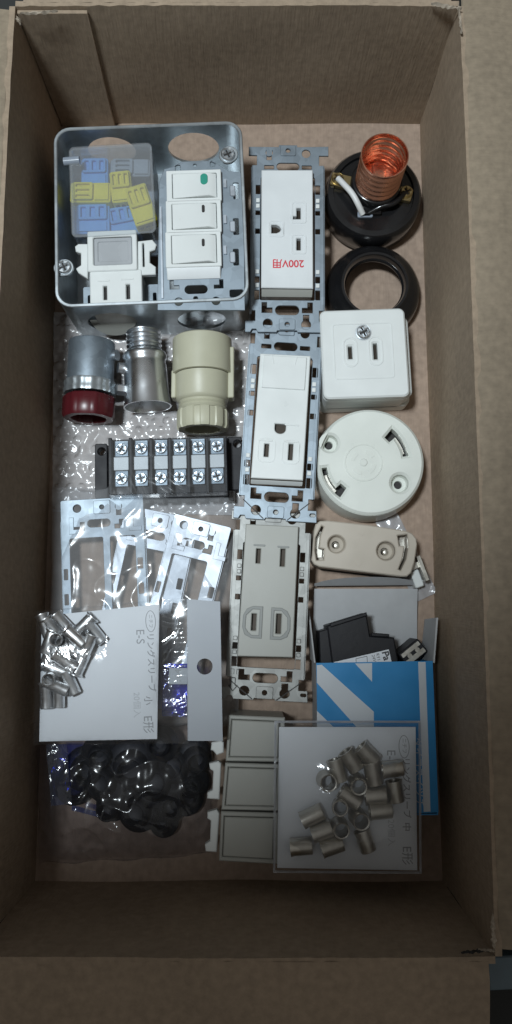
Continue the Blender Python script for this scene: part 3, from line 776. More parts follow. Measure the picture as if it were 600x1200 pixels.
for (u, v) in ((396, 208), (477, 223)):
    x, y = ll.p(u, v, 24); pt = so.part('terminal_plate', MB().plate(rrect(x + (2 if u < 420 else -2.5), y - .5, 12, 8, .8, -.25), [], 18.7, 22.0, .3), 'brass')
    so.part('terminal_screw', MB().screw(x, y, 22.0, 3.6), ['brass', 'slot_dark'], pt)
pts = [(396, 209, 24), (402, 215, 25), (412, 226, 26), (419, 238, 25), (425, 251, 21)]
so.part('white_wire', MB().tube([(*ll.p(u, v, z), z) for u, v, z in pts], 1.75), 'wire_white')
pts = [(474, 226, 23), (462, 238, 24), (447, 242, 23), (432, 250, 20)]
so.part('black_wire', MB().tube([(*ll.p(u, v, z), z) for u, v, z in pts], 1.6), 'bakelite')
x, y = ll.p(428, 251, 20)
so.part('wire_hole', MB().plate(rrect(x, y, 9, 4, 1), [rrect(x + 1, y, 4, 2, .6)], 18.62, 20.4, .3), 'smoke_conn')

# ring cover
lr = L(18, (437, 335), (537, 335))
rc = Thing('ring_cover', 'loose black ring cover lying half under the square white outlet', 'ring cover', lr, .5)
rc.part('ring', MB().lathe([(28.4, .5), (28.6, 6), (27.8, 11), (25.5, 15), (22.5, 17.5), (20.5, 18.6), (19.6, 20), (18.2, 20), (17.6, 18.5), (17.2, 12), (18, 10), (24, 6), (26, .5)], Matrix.Translation((1, .5, 0)), 72, 0, True), 'bakelite', ang=50)
rc.part('thread', MB().lathe([(17.25, 13), (16.7, 13.6), (17.25, 14.2), (16.7, 14.9), (17.25, 15.6), (17.6, 15.6), (17.6, 13)], Matrix.Translation((1, .5, 0)), 64, 0, True), 'bakelite')

# square surface outlet
ZQ = 32.
lq = L(ZQ, (427, 412), (527, 408.5))
sq = Thing('surface_outlet', 'square white surface outlet with two slots and a central screw', 'outlet', lq, .6)
q = ri(lq, (374.5, 364), (480.5, 464)); px = ri(lq, (389, 380), (463, 443))
s1, s2 = lq.p(410.7, 412.8), lq.p(440.2, 411.2)
sl = [rrect(*s1, 2.5, 7.4, .15), rrect(*s2, 2.5, 9.4, .15)]
cov = sq.part('cover', MB().plate(rrect(q[0], q[1], q[2], q[3], 3.4), sl, ZQ - 5, ZQ, .9).plate(rrect(q[0], q[1], q[2], q[3], 3.4), [], 9, ZQ - 5.02, .1), 'white_plastic')
m = MB()
m.plate(rrect(px[0], px[1], px[2], px[3], 2), [rrect(px[0], px[1], px[2] - 1.4, px[3] - 1.4, 1.4)], ZQ - .05, ZQ + .3, .13)
for c in (s1, s2): m.plate(rrect(c[0], c[1], 8.4, 17.5, 4), [rrect(c[0], c[1], 6.6, 15.5, 3.2)], ZQ - .05, ZQ + .35, .15)
sq.part('ridge', m, 'white_plastic', cov)
m = MB()
for c in (s1, s2): m.box(c[0] - 1.6, c[1] - 5, ZQ - 5, c[0] + 1.6, c[1] + 5, ZQ - 4.4)
sq.part('contact_slot', m, 'slot_metal', cov)
x, y = lq.p(425.7, 389.8); sq.part('screw', MB().plate(circ(x, y, 4.6), [], ZQ + .02, ZQ + .2).screw(x, y, ZQ + .2, 4.0), ['screw_steel', 'slot_dark'], cov)
sq.part('back_box', MB().plate(rrect(q[0] + 1.8, q[1] - .6, q[2] + 4.4, q[3] - 1.2, 4), [], .6, 12, .8).plate(rrect(q[0] + 2.4, q[1] - .3, q[2] + 1.4, q[3] - 3, 4), [], 12.02, 24, .6), 'white_plastic')

# round rosette
ZO = 22.
lo = L(ZO, (434, 541), (534, 541))
ro = Thing('round_rosette', 'round white ceiling rosette with two hooked slots and two screw holes', 'rosette', lo, .5)
cx, cy = lo.p(426, 542)
h1, h2 = lo.p(386.5, 519), lo.p(469, 566)
slA = arcslot(cx, cy, 24.4, 3.2, 9, 50, +1, 3.6); slB = arcslot(cx, cy, 22.2, 3.0, 187, 236, +1, 3.4)
rr_ = (P(369, 541, 15) - P(499.5, 541, 15)).length / 2
holes_ = [slA, slB, circ(*h1, 4.7), circ(*h2, 5.0)]
rb = ro.part('rosette_body', MB().plate(circ(0, 0, rr_ - 1.6, 72), holes_, ZO - 9, ZO, 1.4), 'round_white', ang=30)
ro.part('skirt', MB().lathe([(rr_ - 3, .5), (rr_, .5), (rr_ + .2, 8), (rr_ - .5, 14), (rr_ - 1.4, ZO - 2.5), (rr_ - 4, ZO - 3), (rr_ - 4, .5)], None, 80, 0, True), 'round_white')
m = MB()
for h in (h1, h2):
    m.lathe([(4.9, ZO - 8.9), (4.9, ZO - 3), (4.3, ZO - 6), (2.4, ZO - 7), (2.2, ZO - 8.9)], Matrix.Translation((h[0], h[1], 0)), 28, 0, True)
ro.part('screw_seat', m, 'round_white', rb)
m = MB()
m.lathe([(9.9, ZO - .1), (10.1, ZO + .35), (10.7, ZO + .35), (10.9, ZO - .1)], Matrix.Translation((cx, cy, 0)), 48, 0, True)
m.lathe([(0, ZO + .5), (1.8, ZO + .5), (2.5, ZO - .1)], Matrix.Translation((cx, cy, 0)), 24)
for a0 in (30, 120, 210, 300): m.plate(arcslot(cx, cy, 6.2, 2.2, a0, a0 + 50), [], ZO - .1, ZO + .25, .1)
ro.part('ridge', m, 'round_white', rb)
ro.part('inner_plate', MB().cyl(0, 0, 8, ZO - 9.1, rr_ - 5), 'slot_dark')
m = MB()
for a0, a1, r_ in ((14, 40, 24.2), (196, 226, 22)): m.plate(arcslot(cx, cy, r_, 2, a0, a1), [], ZO - 9, ZO - 6.5, .2)
ro.part('contact_blade', m, 'tin_dull')

# oblong rosette
ZV = 24.
lv = L(ZV, (425, 641), (485, 650))
ob = Thing('oblong_rosette', 'beige oblong ceiling rosette with two screw holes and curved end slots', 'rosette', lv, .5)
wv_ = (P(366, 633, ZV) - P(488, 651, ZV)).length; hv = 24.5
out = []
ol = [lv.p(366, 650), lv.p(365, 656), lv.p(368, 661), lv.p(374, 664), lv.p(420, 669.5), lv.p(470, 675.5), lv.p(477, 675.5), lv.p(482, 671), lv.p(486, 658), lv.p(489, 638), lv.p(488, 631), lv.p(483, 625), lv.p(476, 622), lv.p(430, 615), lv.p(384, 610), lv.p(375, 610.5), lv.p(370, 614), lv.p(368, 622)]
h1, h2 = lv.p(394.5, 637.5), lv.p(452.5, 645.5)
sA = lv.q([(377, 616), (379.5, 617.5), (375.5, 628), (374, 642), (380, 643.5), (379.5, 656), (371, 656.5), (369, 645), (370, 630)])
sB = lv.q([(466, 627.5), (477.5, 626), (479, 640), (476.5, 655), (470, 668.5), (467, 667), (472, 654), (474, 640), (468, 639.5)])
bb = ob.part('rosette_body', MB().plate(ol, [sA, sB, circ(*h1, 4.9), circ(*h2, 5.2)], ZV - 9, ZV, .6).plate([(x * .985, y * .975) for x, y in ol], [], 4, ZV - 9.05), 'beige_plastic')
m = MB()
for h in (h1, h2):
    m.lathe([(5.0, ZV - 8.9), (5.0, ZV - 2), (4.2, ZV - 5), (2.2, ZV - 6.2), (2.0, ZV - 8.9)], Matrix.Translation((h[0], h[1], 0)), 28, 0, True)
ob.part('screw_seat', m, 'beige_plastic', bb)
m = MB()
for h in (h1, h2): m.lathe([(0, ZV - 4.5), (1.2, ZV - 4.8), (1.9, ZV - 6), (1.9, ZV - 8.8), (0, ZV - 8.8)], Matrix.Translation((h[0] + .5, h[1] - .3, 0)), 16)
for s_ in (sA, sB):
    ccx = sum(p[0] for p in s_) / len(s_); ccy = sum(p[1] for p in s_) / len(s_)
    m.plate([(ccx + (x - ccx) * .8, ccy + (y - ccy) * .8) for x, y in s_], [], ZV - 9, ZV - 7.4, .1)
ob.part('contact_blade', m, 'tin_dull', bb)
m = MB()
for u, v in ((424, 624), (420, 660)): x, y = lv.p(u, v); m.cyl(x, y, ZV - .1, ZV + .3, 1.7, 20)
ob.part('ridge', m, 'beige_plastic', bb)
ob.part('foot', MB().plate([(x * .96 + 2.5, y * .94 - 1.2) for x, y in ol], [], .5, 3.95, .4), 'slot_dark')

# plastic strip under it
lps = L(3, (474, 650), (495, 690))
st = MB(); pa, pb = P(450, 600, 3), P(500, 700, 3)
def fstrip(i, j):
    d = (pb - pa); n = Vector((-d.y, d.x, 0)).normalized(); p = pa + d * i + n * (j - .5) * 14
    return (p.x, p.y, 2.2 + 1.2 * noise.noise((i * 9, j * 4, 2)))
so_ = st.sheet(fstrip, 60, 10).build('plastic_strip', 'strip_film')
tag(so_, 'milky plastic strip under the beige oblong rosette', 'plastic strip')
# little white plug beyond the rosette's right end
lpg = L(12, (489, 678), (495, 694))
pg = Thing('wire_plug', 'small white and grey plug lying by the right wall near the oblong rosette', 'plug', lpg, .5)
pg.part('plug_body', MB().plate(rrect(0, 0, 10, 5, 1), [], .5, 12, .5), 'white_plastic')
pg.part('metal_pin', MB().box(-9, -2.4, 10, -5.2, 5, 14).box(-12, 3, 11, 3, 5.5, 16), 'tin_dull', bevel=.3)

# ================================================================== blue carton with black timer
ZB = 36.
lk = L(ZB, (440, 862), (540, 861))
ct = Thing('blue_carton', 'open blue and white carton with its grey flap folded back', 'carton', lk, .4)
TLc, TRc = lk.p(370.5, 777), lk.p(507, 774.5); BLc, BRc = lk.p(372, 957), lk.p(516, 952)
BLc = (TLc[0], BLc[1]); 
zt, th_ = ZB, .7
pn = ct.part('front_panel', MB().plate([BLc, (TRc[0], BRc[1]), TRc, TLc], [], zt - th_, zt), 'carton_blue')
m = MB()
def decal(pts, z=zt + .015):
    m.plate(lk.q(pts), [], z, z + .03)
decal([(371.3, 779.5), (377, 779), (438, 834), (438, 860), (425, 860), (371.3, 800)])
decal([(416, 777.5), (436, 777), (436, 799)])
decal([(490, 775.8), (498.7, 775.6), (504.5, 951), (496.5, 951.5)])
decal([(371.4, 833), (399, 860), (371.4, 860)])
ct.part('printed_stripe', m, 'carton_pale', pn)
m = MB(); x, y = lk.p(490, 905); m.text('ダイコスイツチ', x, y, zt + .04, 5.0, -PI / 2, 0)
ct.part('lettering', m, 'carton_pale', pn)
xl, xr = TLc[0], TRc[0]; yt, yb = (TLc[1] + TRc[1]) / 2 - .4, BLc[1]
ct.part('side_panel', MB().box(xl, yb, .6, xl + .7, yt, zt - th_ - .02), 'grey_liner')
ct.part('side_panel', MB().box(xr - .7, yb, .6, xr, yt, zt - th_ - .02), 'carton_blue')
ct.part('back_panel', MB().box(xl + .72, yb, .6, xr - .72, yt, 1.3), 'grey_liner')
ct.part('end_panel', MB().box(xl + .72, yb, 1.4, xr - .72, yb + .7, zt - th_ - .02), 'carton_blue')
# long flap lying open on the base, tongue bent up
fa = [lk.p(367, 776, 3), lk.p(490, 776, 3), lk.p(489, 690, 6), lk.p(368, 690, 6)]
m = MB()
def ff(i, j):
    x = (fa[0][0] + (fa[1][0] - fa[0][0]) * i) * (1 - j) + (fa[3][0] + (fa[2][0] - fa[3][0]) * i) * j
    y = (fa[0][1] + (fa[1][1] - fa[0][1]) * i) * (1 - j) + (fa[3][1] + (fa[2][1] - fa[3][1]) * i) * j
    return (x, y, 1.2 + 6 * j * j)
m.sheet(ff, 12, 20); 
back = ct.part('long_flap', m, 'grey_liner')
m = MB()
def ft(i, j):
    x = fa[3][0] + (fa[2][0] - fa[3][0]) * i; y = fa[3][1]; arch = math.sin(PI * max(.02, min(.98, i))) ** .4
    return (x, y + 1.5 + 4.5 * j * arch, 7.3 + 9 * j * arch)
m.sheet(ft, 30, 6); ct.part('tuck_tongue', m, 'grey_liner', back)
m = MB(); p0, p1 = lk.p(506, 776, 30), lk.p(511, 726, 30)
m.hexa([(p0[0] - .4, p0[1], 3), (p0[0] + .4, p0[1], 3), (p1[0] + .6, p1[1], 3), (p1[0] - .4, p1[1], 3)], [(p0[0] - .4, p0[1], 35), (p0[0] + .4, p0[1], 35), (p1[0] + 1.2, p1[1] + 1, 30), (p1[0] + .2, p1[1] + 1, 30)])
p0, p1 = lk.p(368, 776, 30), lk.p(363, 715, 20)
m.hexa([(p0[0] - .4, p0[1], 3), (p0[0] + .4, p0[1], 3), (p1[0] + .4, p1[1], 3), (p1[0] - .4, p1[1], 3)], [(p0[0] - .4, p0[1], 35), (p0[0] + .4, p0[1], 35), (p1[0] + .4, p1[1], 12), (p1[0] - .4, p1[1], 12)])
ct.part('dust_flap', m, 'grey_liner')

ZT = 26.
lt_ = L(ZT, (425, 758), (470, 748))
tm = Thing('black_timer', 'black plastic timer with a white label, sticking out of the blue carton', 'timer', lt_, 2)
o1 = lt_.q([(383, 733), (429.5, 718.5), (434, 745), (462, 747), (469, 786), (392, 800)])
tb_ = tm.part('timer_body', MB().plate(o1, [], 2, ZT, .8), 'matt_black')
tm.part('raised_rib', MB().plate(lt_.q([(386, 730.5), (429, 717.5), (430, 721.5), (387, 735)]), [], ZT - 1, ZT + 2, .4).plate(lt_.q([(435, 741.5), (456, 743), (456, 746.5), (435, 745.5)]), [], ZT - 2, ZT + .8, .3)
        .plate(lt_.q([(374, 740), (398, 733), (404, 778), (376, 790)]), [], 4, ZT - 2, .5), 'matt_black', tb_)
lab = lt_.q([(391, 776), (455.5, 761), (461, 785), (396, 800)])
lbp = tm.part('paper_label', MB().plate(lab, [], ZT + .02, ZT + .15), 'paper_white', tb_)
m = MB()
x, y = lt_.p(452, 768.5); ar = math.radians(-90)
m.text('Pa', x, y, ZT + .17, 5.2, ar, 0, weight=.15)
for i, (u, v) in enumerate(((443, 770), (438, 771.5))):
    x, y = lt_.p(u, v); m.text(['RY1', '24V'][i], x, y, ZT + .17, 2.4, ar, 0)
for (ua, va), (ub, vb) in (((417, 772), (430, 769)), ((417, 772), (418, 782)), ((430, 769), (431, 782))):
    p, q = lt_.p(ua, va), lt_.p(ub, vb); m.rod((*p, ZT + .1), (*q, ZT + .1), .16, 6)
tm.part('lettering', m, 'ink_black', lbp)
lte = L(22, (484, 765), (500, 752))
te = Thing('terminal_piece', 'small dark terminal piece with two metal clamps, at the carton mouth', 'terminal', lte, 2)
tbo = te.part('terminal_body', MB().plate(rrect(0, 0, 14, 9, 1), [], 2, 22, .5), 'matt_black')
te.part('metal_clamp', MB().box(-6, -3.5, 22.02, 6, -1.0, 23).box(-6, 1.2, 22.02, 6, 3.4, 23).cyl(-2.5, 0, 22, 23.2, 1.3).cyl(2.8, 0, 22, 23.2, 1.3), 'tin_dull', tbo)

# ================================================================== couplings on bubble wrap
def along(u0, v0, u1, v1, z0, z1=None): return Vector(P(u0, v0, z0)), Vector(P(u1, v1, z0 if z1 is None else z1))
def axis_thing(name, label, cat, p0, p1, zb):
    class q: pass
    l = L(0, (300, 600)); l.o = (p0 + p1) / 2; l.a = 0
    t = Thing(name, label, cat, l, zb); M = axis_matrix(p0 - Vector((l.o.x, l.o.y, 0)), p1 - Vector((l.o.x, l.o.y, 0)))
    return t, M
p0, p1 = along(108, 402, 104, 491, 17); ln = (p1 - p0).length
t, M = axis_thing('conduit_connector', 'steel conduit connector with a dark red ring, on bubble wrap', 'connector', p0, p1, 3)
b = t.part('sleeve', MB().lathe([(10.6, 0), (13.0, 0), (13.3, .6), (13.3, ln * .52), (11.6, ln * .52), (10.6, 2)], M, 48, 0, True), 'zinc')
t.part('end_disc', MB().lathe([(0, 2.5), (10.6, 2.5)], M, 40), 'slot_dark', b)
t.part('lock_nut', MB().lathe([(11, ln * .525), (14.2, ln * .525), (14.6, ln * .56), (14.0, ln * .6), (14.6, ln * .64), (14.4, ln * .69), (11, ln * .69)], M, 96, 0, True, lambda a, z: 1.0 + .03 * (math.sin(a * 16) > 0)), 'box_steel')
t.part('red_ring', MB().lathe([(9, ln * .72), (13.9, ln * .72), (14.6, ln * .74), (14.6, ln * .96), (13.7, ln), (10, ln), (9, ln * .9)], M, 84, 0, True, lambda a, z: 1.035 if math.sin(a * 7) > .75 else 1.0), 'red_plastic')
m = MB(); s_ = M @ Vector((-13.8, 0, ln * .3))
m.rod(M @ Vector((0, 0, 0)) + Vector((12.5, -8, 1)), M @ Vector((0, 0, 0)) + Vector((15.2, -8, 2)), 3.2, 20)
t.part('clamp_screw', m, 'screw_steel', b)

p0, p1 = along(168, 389, 173, 477, 16.5); ln = (p1 - p0).length
t, M = axis_thing('threaded_bushing', 'shiny chrome conduit bushing with a threaded end and a flared mouth', 'bushing', p0, p1, 3)
pr = [(8.4, 0)]
for i in range(49): z = ln * .30 * i / 48; pr.append((9.5 + .75 * math.sin(2 * PI * z / 2.7), z))
pr += [(8.4, ln * .3)]
b = t.part('threaded_end', MB().lathe(pr, M, 48, 0, True), 'chrome')
t.part('bushing_body', MB().lathe([(8.4, ln * .305), (12.3, ln * .305), (12.8, ln * .33), (12.6, ln * .37), (11.9, ln * .4), (11.9, ln * .44), (12.4, ln * .47), (12.6, ln * .8), (13.2, ln * .94), (13.8, ln), (12.9, ln), (11.8, ln * .9), (11.2, ln * .5), (8.4, ln * .4)], M, 56, 0, True), 'chrome', ang=60)
t.part('lug', MB().rod(M @ Vector((0, 0, ln * .5)) + Vector((-11, 0, 1)), M @ Vector((0, 0, ln * .5)) + Vector((-15.5, 0, 3)), 3, 18).rod(M @ Vector((0, 0, ln * .78)) + Vector((-11.5, 0, 0)), M @ Vector((0, 0, ln * .78)) + Vector((-17, 0, 2)), 3.4, 6), 'chrome')

p0, p1 = along(237, 398, 237.5, 504, 20); ln = (p1 - p0).length
t, M = axis_thing('pvc_connector', 'ivory plastic conduit connector with a ribbed nut, on bubble wrap', 'connector', p0, p1, 3)
b = t.part('socket_sleeve', MB().lathe([(12, 0), (16.0, 0), (17.0, .8), (17.2, ln * .40), (15.8, ln * .405), (12, ln * .2)], M, 56, 0, True).lathe([(0, 3), (12.2, 3)], M, 40), 'ivory_pvc')
t.part('neck', MB().lathe([(11, ln * .40), (15.7, ln * .41), (15.4, ln * .66), (14.6, ln * .69), (13.6, ln * .70), (13.2, ln * .72), (13.9, ln * .735), (13.3, ln * .75), (13.9, ln * .77), (13.2, ln * .79), (11, ln * .79)], M, 56, 0, True), 'ivory_pvc', b)
c_ = M @ Vector((0, 0, ln * .52))
t.part('side_lug', MB().box(c_.x - 17.4, c_.y - 8, c_.z - 4, c_.x - 14.6, c_.y + 8, c_.z + 5).box(c_.x + 14.6, c_.y - 8, c_.z - 4, c_.x + 18.2, c_.y + 22, c_.z + 5), 'ivory_pvc', b, bevel=.7)
def ribs(a, z): return 1.05 if (a * 10 / (2 * PI)) % 1 < .55 else 1.0
t.part('ribbed_nut', MB().lathe([(10, ln * .80), (13.6, ln * .795), (14.1, ln * .82), (14.1, ln * .965), (13.4, ln), (10, ln)], M, 120, 0, True, ribs), 'ivory_pvc', ang=25)

# bubble wrap
def fbub(i, j):
    a = P(63, 366, 2).lerp(P(294, 366, 2), i); b = P(62, 600, 2).lerp(P(290, 604, 2), i); p = a.lerp(b, j)
    gx, gy = p.x / 6.6, p.y / 5.7; row = math.floor(gy); gx += .5 * (row % 2)
    dx, dy = (gx - math.floor(gx) - .5) * 6.6, (gy - row - .5) * 5.7; d = math.hypot(dx, dy)
    bub = 1.0 * max(0, 1 - (d / 2.8) ** 2) if d < 2.8 else 0
    bub *= .35 + .65 * abs(noise.noise((math.floor(gx) * 1.7, row * 1.3, 4)))*1.5
    return (p.x, p.y, 1.6 + bub + 2.4 * abs(noise.noise((p.x * .05, p.y * .05, 7))) + 1.0 * noise.noise((p.x * .15, p.y * .15, 2)) + 0.5 * max(0, 1 - 3 * abs(noise.noise((p.x * .06, p.y * .045, 12)))))
bw = MB().sheet(fbub, 190, 200).build('bubble_wrap', 'bubble_film')
tag(bw, 'sheet of clear bubble wrap under the conduit connectors', 'bubble wrap')

# ================================================================== terminal block
ZK = 24.
lk2 = L(ZK, (197, 544), (297, 541))
tk = Thing('terminal_block', 'black six pole terminal block with screws under a clear cover', 'terminal block', lk2, 4.5)
def rq(l, a, b, z=None): return ri(l, a, b, z)
q = rq(lk2, (124, 512), (268, 579))
base = tk.part('block_base', MB().plate(rrect(*q, 1), [], 4.5, ZK - 8, .4), 'matt_black')
for (a, b, hu) in (((111, 520), (126, 584), (119, 529)), ((266, 512), (285, 574), (278, 520))):
    e = rq(lk2, a, b, 12)
    tk.part('end_lug', MB().plate(rrect(*e, 1), [circ(*lk2.p(*hu, 12), 2.2)], 4.5, 12, .4), 'matt_black')
m = MB()
for u in (129, 153, 177, 199, 221, 243, 265): 
    b_ = rq(lk2, (u - 2.2, 513), (u + 2.2, 578)); m.box(b_[0] - b_[2] / 2, b_[1] - b_[3] / 2, ZK - 8, b_[0] + b_[2] / 2, b_[1] + b_[3] / 2, ZK)
tk.part('barrier', m, 'matt_black', base, bevel=.3)
for i, u in enumerate((142, 165, 188, 210, 232, 254)):
    dv = -(u - 142) * .03
    c_ = rq(lk2, (u - 9, 536 + dv), (u + 9, 551 + dv), ZK - 4)
    tk.part('marker_plate', MB().box(c_[0] - c_[2] / 2, c_[1] - c_[3] / 2, ZK - 8, c_[0] + c_[2] / 2, c_[1] + c_[3] / 2, ZK - 3.5), 'cool_white', base, bevel=.3)
    for v in (526, 561):
        x, y = lk2.p(u, v + dv, ZK - 5); c2 = rq(lk2, (u - 9, v - 9 + dv), (u + 9, v + 9 + dv), ZK - 6)
        pl = tk.part('clamp_plate', MB().plate(rrect(c2[0], c2[1], c2[2] - .6, c2[3], .5), [], ZK - 8, ZK - 6, .2), 'zinc', base)
        tk.part('screw', MB().screw(x, y, ZK - 6, 3.5, rot=random.random() * 3), ['screw_steel', 'slot_dark'], pl)
cv = rq(lk2, (127, 515), (266, 576), ZK + 2)
m = MB().plate(rrect(*cv, .8), [], ZK + 1.0, ZK + 2.0, .3)
m.box(cv[0] - cv[2] / 2, cv[1] - cv[3] / 2 - .9, ZK - 6, cv[0] + cv[2] / 2, cv[1] - cv[3] / 2 - .1, ZK + 1.9)
tk.part('clear_cover', m, 'clear_cover')
m = MB()
for i in range(8): x = cv[0] - cv[2] / 2 + 10 + i * 8.0; m.box(x - 2.6, cv[1] - cv[3] / 2 - 3.0, 8, x + 2.6, cv[1] - cv[3] / 2 - 1.0, 12)
tk.part('front_notch', m, 'slot_dark')

# ================================================================== spare frames in a clear bag
def spare(label, l, z, w, h, mat, two=True):
    t = Thing('spare_mounting_frame', label, 'mounting frame', l, z - 8, 'spare mounting frames in the clear bag')
    holes = [circ(-w * .30, -5, 2.3), rrect(0, -5, 8, 7, .8), keyhole(w * .2, -5, 2.3, 2.8, -5, True), stad(-2, -14, 13, 4.4), lshape(-w * .28, -15.5, 6, 5, 2.4, -1, 1), lshape(w * .2, -15, 5, 5, 2.4, -1, 1)]
    yb = -h + 22
    if two:
        holes += [rrect(-w * .20, (yb - 22) / 2, w * .40, -yb - 22, 1), rrect(w * .235, (yb - 22) / 2, w * .30, -yb - 22, 1)]
    else:
        holes += [rrect(-w * .06, (yb - 22) / 2, w * .62, -yb - 22, 1)]
    for yy in (-38, -52, -66, -80): holes.append(rrect(w * .435, yy, 2.8, 6, .4)); holes.append(rrect(-w * .455, yy - 4, 2.2, 6, .4))
    fr = t.part('frame_plate', MB().plate(rrect(0, -h / 2, w, h, 1.2), holes, z - 1.2, z, .18), mat)
    m = MB()
    for sx in (-1, 1): m.box(sx * (w / 2) - .5, -h + 3, z - 8, sx * (w / 2) + .5, -12, z - 1.22)
    t.part('side_flange', m, mat, fr)
    m = MB()
    for px in (-w * .40, w * .32):
        pts = [(px, -10), (px, -19.5), (px + 7, -19.5), (px + 7, -17), (px + 2.6, -17), (px + 2.6, -10)]
        m.plate(pts, [], z + .01, z + .4, .15)
    m.plate(rrect(0, -5, 9.5, 7.6, 1), [circ(0, -5, 1.3)], z + .01, z + .6, .2)
    t.part('embossed_mark', m, mat, fr)
    return t
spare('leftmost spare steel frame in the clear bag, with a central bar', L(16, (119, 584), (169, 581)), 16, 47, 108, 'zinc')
spare('middle spare steel frame, half covered by its neighbours in the bag', L(13.5, (190, 600), (240, 610)), 13.5, 42, 106, 'zinc_lit', False)
spare('rightmost spare steel frame in the bag, tilted and shining', L(18, (238, 610), (266, 617)), 18, 33, 106, 'zinc_lit', False)

def bagsheet(name, label, corners, zedge, zmid, amp, mat, nu=80, nv=90, fs=.05, seed=0, extra=None, pw=.45):
    A, B, C, D = [P(u, v, zedge) for u, v in corners]      # far-left, far-right, near-right, near-left
    def f(i, j):
        p = A.lerp(B, i).lerp(D.lerp(C, i), j)
        e = (max(0, math.sin(PI * i)) ** pw) * (max(0, math.sin(PI * j)) ** pw)
        n1 = noise.noise((p.x * fs + seed, p.y * fs, seed)); n2 = noise.noise((p.x * fs * 3.1, p.y * fs * 2.3, seed + 5))
        rd = 1 - abs(noise.noise((p.x * fs * 1.3 + 9, p.y * fs * 1.3, seed + 2))) * 2.2
        z = zedge + (zmid - zedge) * e + amp * (n1 + .45 * n2 + .5 * max(0, rd) ** 3) * (.35 + .65 * e)
        edge = 1.6 * noise.noise((i * 7 + seed, j * 7, 3))
        return (p.x + edge * (1 if i > .98 or i < .02 else 0), p.y + edge * (1 if j > .98 or j < .02 else 0), z)
    o = MB().sheet(f, nu, nv).build(name, mat, ang=180)
    tag(o, label, 'plastic bag')
    return o
bagsheet('plastic_bag', 'clear crinkled plastic bag over the spare steel frames', [(60, 572), (276, 566), (280, 850), (58, 850)], 9, 22, 2.6, 'film_crisp', 110, 130, .045, 3)

# ================================================================== small ring sleeve pack (left)
def sleeve(x, y, z, d, r, length, flange, mat, t, upright, label, group, k):
    l = L(z, (300, 600)); l.o = Vector((x, y, z)); l.a = 0
    th = math.atan2(d[1], d[0]) if not upright else 0
    length *= 1 + .05 * math.sin(k * 3.7); r *= 1 + .04 * math.sin(k * 5.1 + 1)
    pr = [(r * .80, 0), (r * flange, 0), (r * flange, .5), (r, 1.4), (r, length - .5), (r * .95, length), (r * .80, length - .3), (r * .78, 1)]
    m = MB()
    if upright: M = Matrix.Rotation(.12 * math.sin(k * 2.3), 4, 'X') @ Matrix.Rotation(.10 * math.cos(k * 1.7), 4, 'Y'); zc = z
    else:
        dv = Vector((d[0], d[1], .12 * math.sin(k * 1.9))).normalized() * (length / 2); M = axis_matrix(-dv, dv)
    M = Matrix.Translation((0, 0, z)) @ M
    m.lathe(pr, M, 26, 0, True)
    o = m.build('ring_sleeve', mat, None, z); o.location = (x * S, y * S, z * S); tag(o, label, 'ring sleeve', group)

ZP = 44.
card = [(49, 722), (187, 708), (184, 866), (42, 869)]
lp = L(ZP, (118, 790), (218, 783))
pk = Thing('sleeve_pack', 'clear bag of small ring sleeves with white card and grey hanger strip', 'pack', lp, ZP - 1)
CP = lp.q([(46, 869), (184, 866), (187, 708), (49, 722)])
cd = pk.part('card', MB().plate(CP, [], ZP - .8, ZP), 'paper_white')
def vtext(l, items, z):
    out = {}
    for body, u, v, size, sx, mat, wgt in items:
        x, y = l.p(u, v); m = out.setdefault(mat, MB()); m.text(body, x, y, z + .03, size, -PI / 2 - .02, 0, sx, weight=wgt)
    return out
def oval_mark(m, x, y, a, b, z):
    m.plate(circ(x, y, a, 40, b), [circ(x, y, a - .35, 40, b - .35)], z + .01, z + .06)
tx = vtext(lp, [('リングスリーブ', 176.6, 776, 4.3, 1.0, 'ink_grey', .05), ('小', 173, 821, 4.6, 1, 'ink_grey', .05), ('E形', 173, 849, 6.0, 1, 'ink_grey', 0), ('E-S', 164, 746, 6.0, 1, 'ink_grey', 0), ('20個入', 160, 826, 4.3, 1, 'ink_faint', 0), ('ニチフ', 176.3, 728, 2.5, .95, 'ink_grey', 0)], ZP)
x, y = lp.p(176.5, 728); oval_mark(tx['ink_grey'], x, y, 2.7, 5.6, ZP)
for mt, m in tx.items(): pk.part('lettering', m, mt, cd)
HP = lp.q([(220, 868), (261, 868), (258, 705), (219, 702)])
x, y = lp.p(240, 781)
pk.part('hanger_strip', MB().plate(HP, [circ(x, y, 4.1)], ZP - .5, ZP + .5), 'paper_header')
# pouch film of the pack, with pinch ribs by the strip
A, B, C, D = [lp.p(*c) for c in ((44, 716), (220, 700), (221, 871), (40, 873))]
def pouch(z0, zm, sd, am=.7):
    def f(i, j):
        x = (A[0] + (B[0] - A[0]) * i) * (1 - j) + (D[0] + (C[0] - D[0]) * i) * j; y = (A[1] + (B[1] - A[1]) * i) * (1 - j) + (D[1] + (C[1] - D[1]) * i) * j
        e = (max(0, math.sin(PI * j)) ** .35) * min(1, max(0, (.82 - i) * 3) ** .6 if i < .82 else 0) * min(1, i * 12 + .05) ** .5
        return (x, y, z0 + (zm - z0) * e + am * noise.noise((x * .06, y * .05, sd)) * (.3 + e) + (.10 * math.sin(y * 2.6) * (1 + noise.noise((y * .2, 1, 1))) if .9 < i < .985 else 0))
    return f
pk.part('pouch_film', MB().sheet(pouch(ZP + .7, ZP + 10.0, 4), 90, 80), 'film_bag', ang=180)
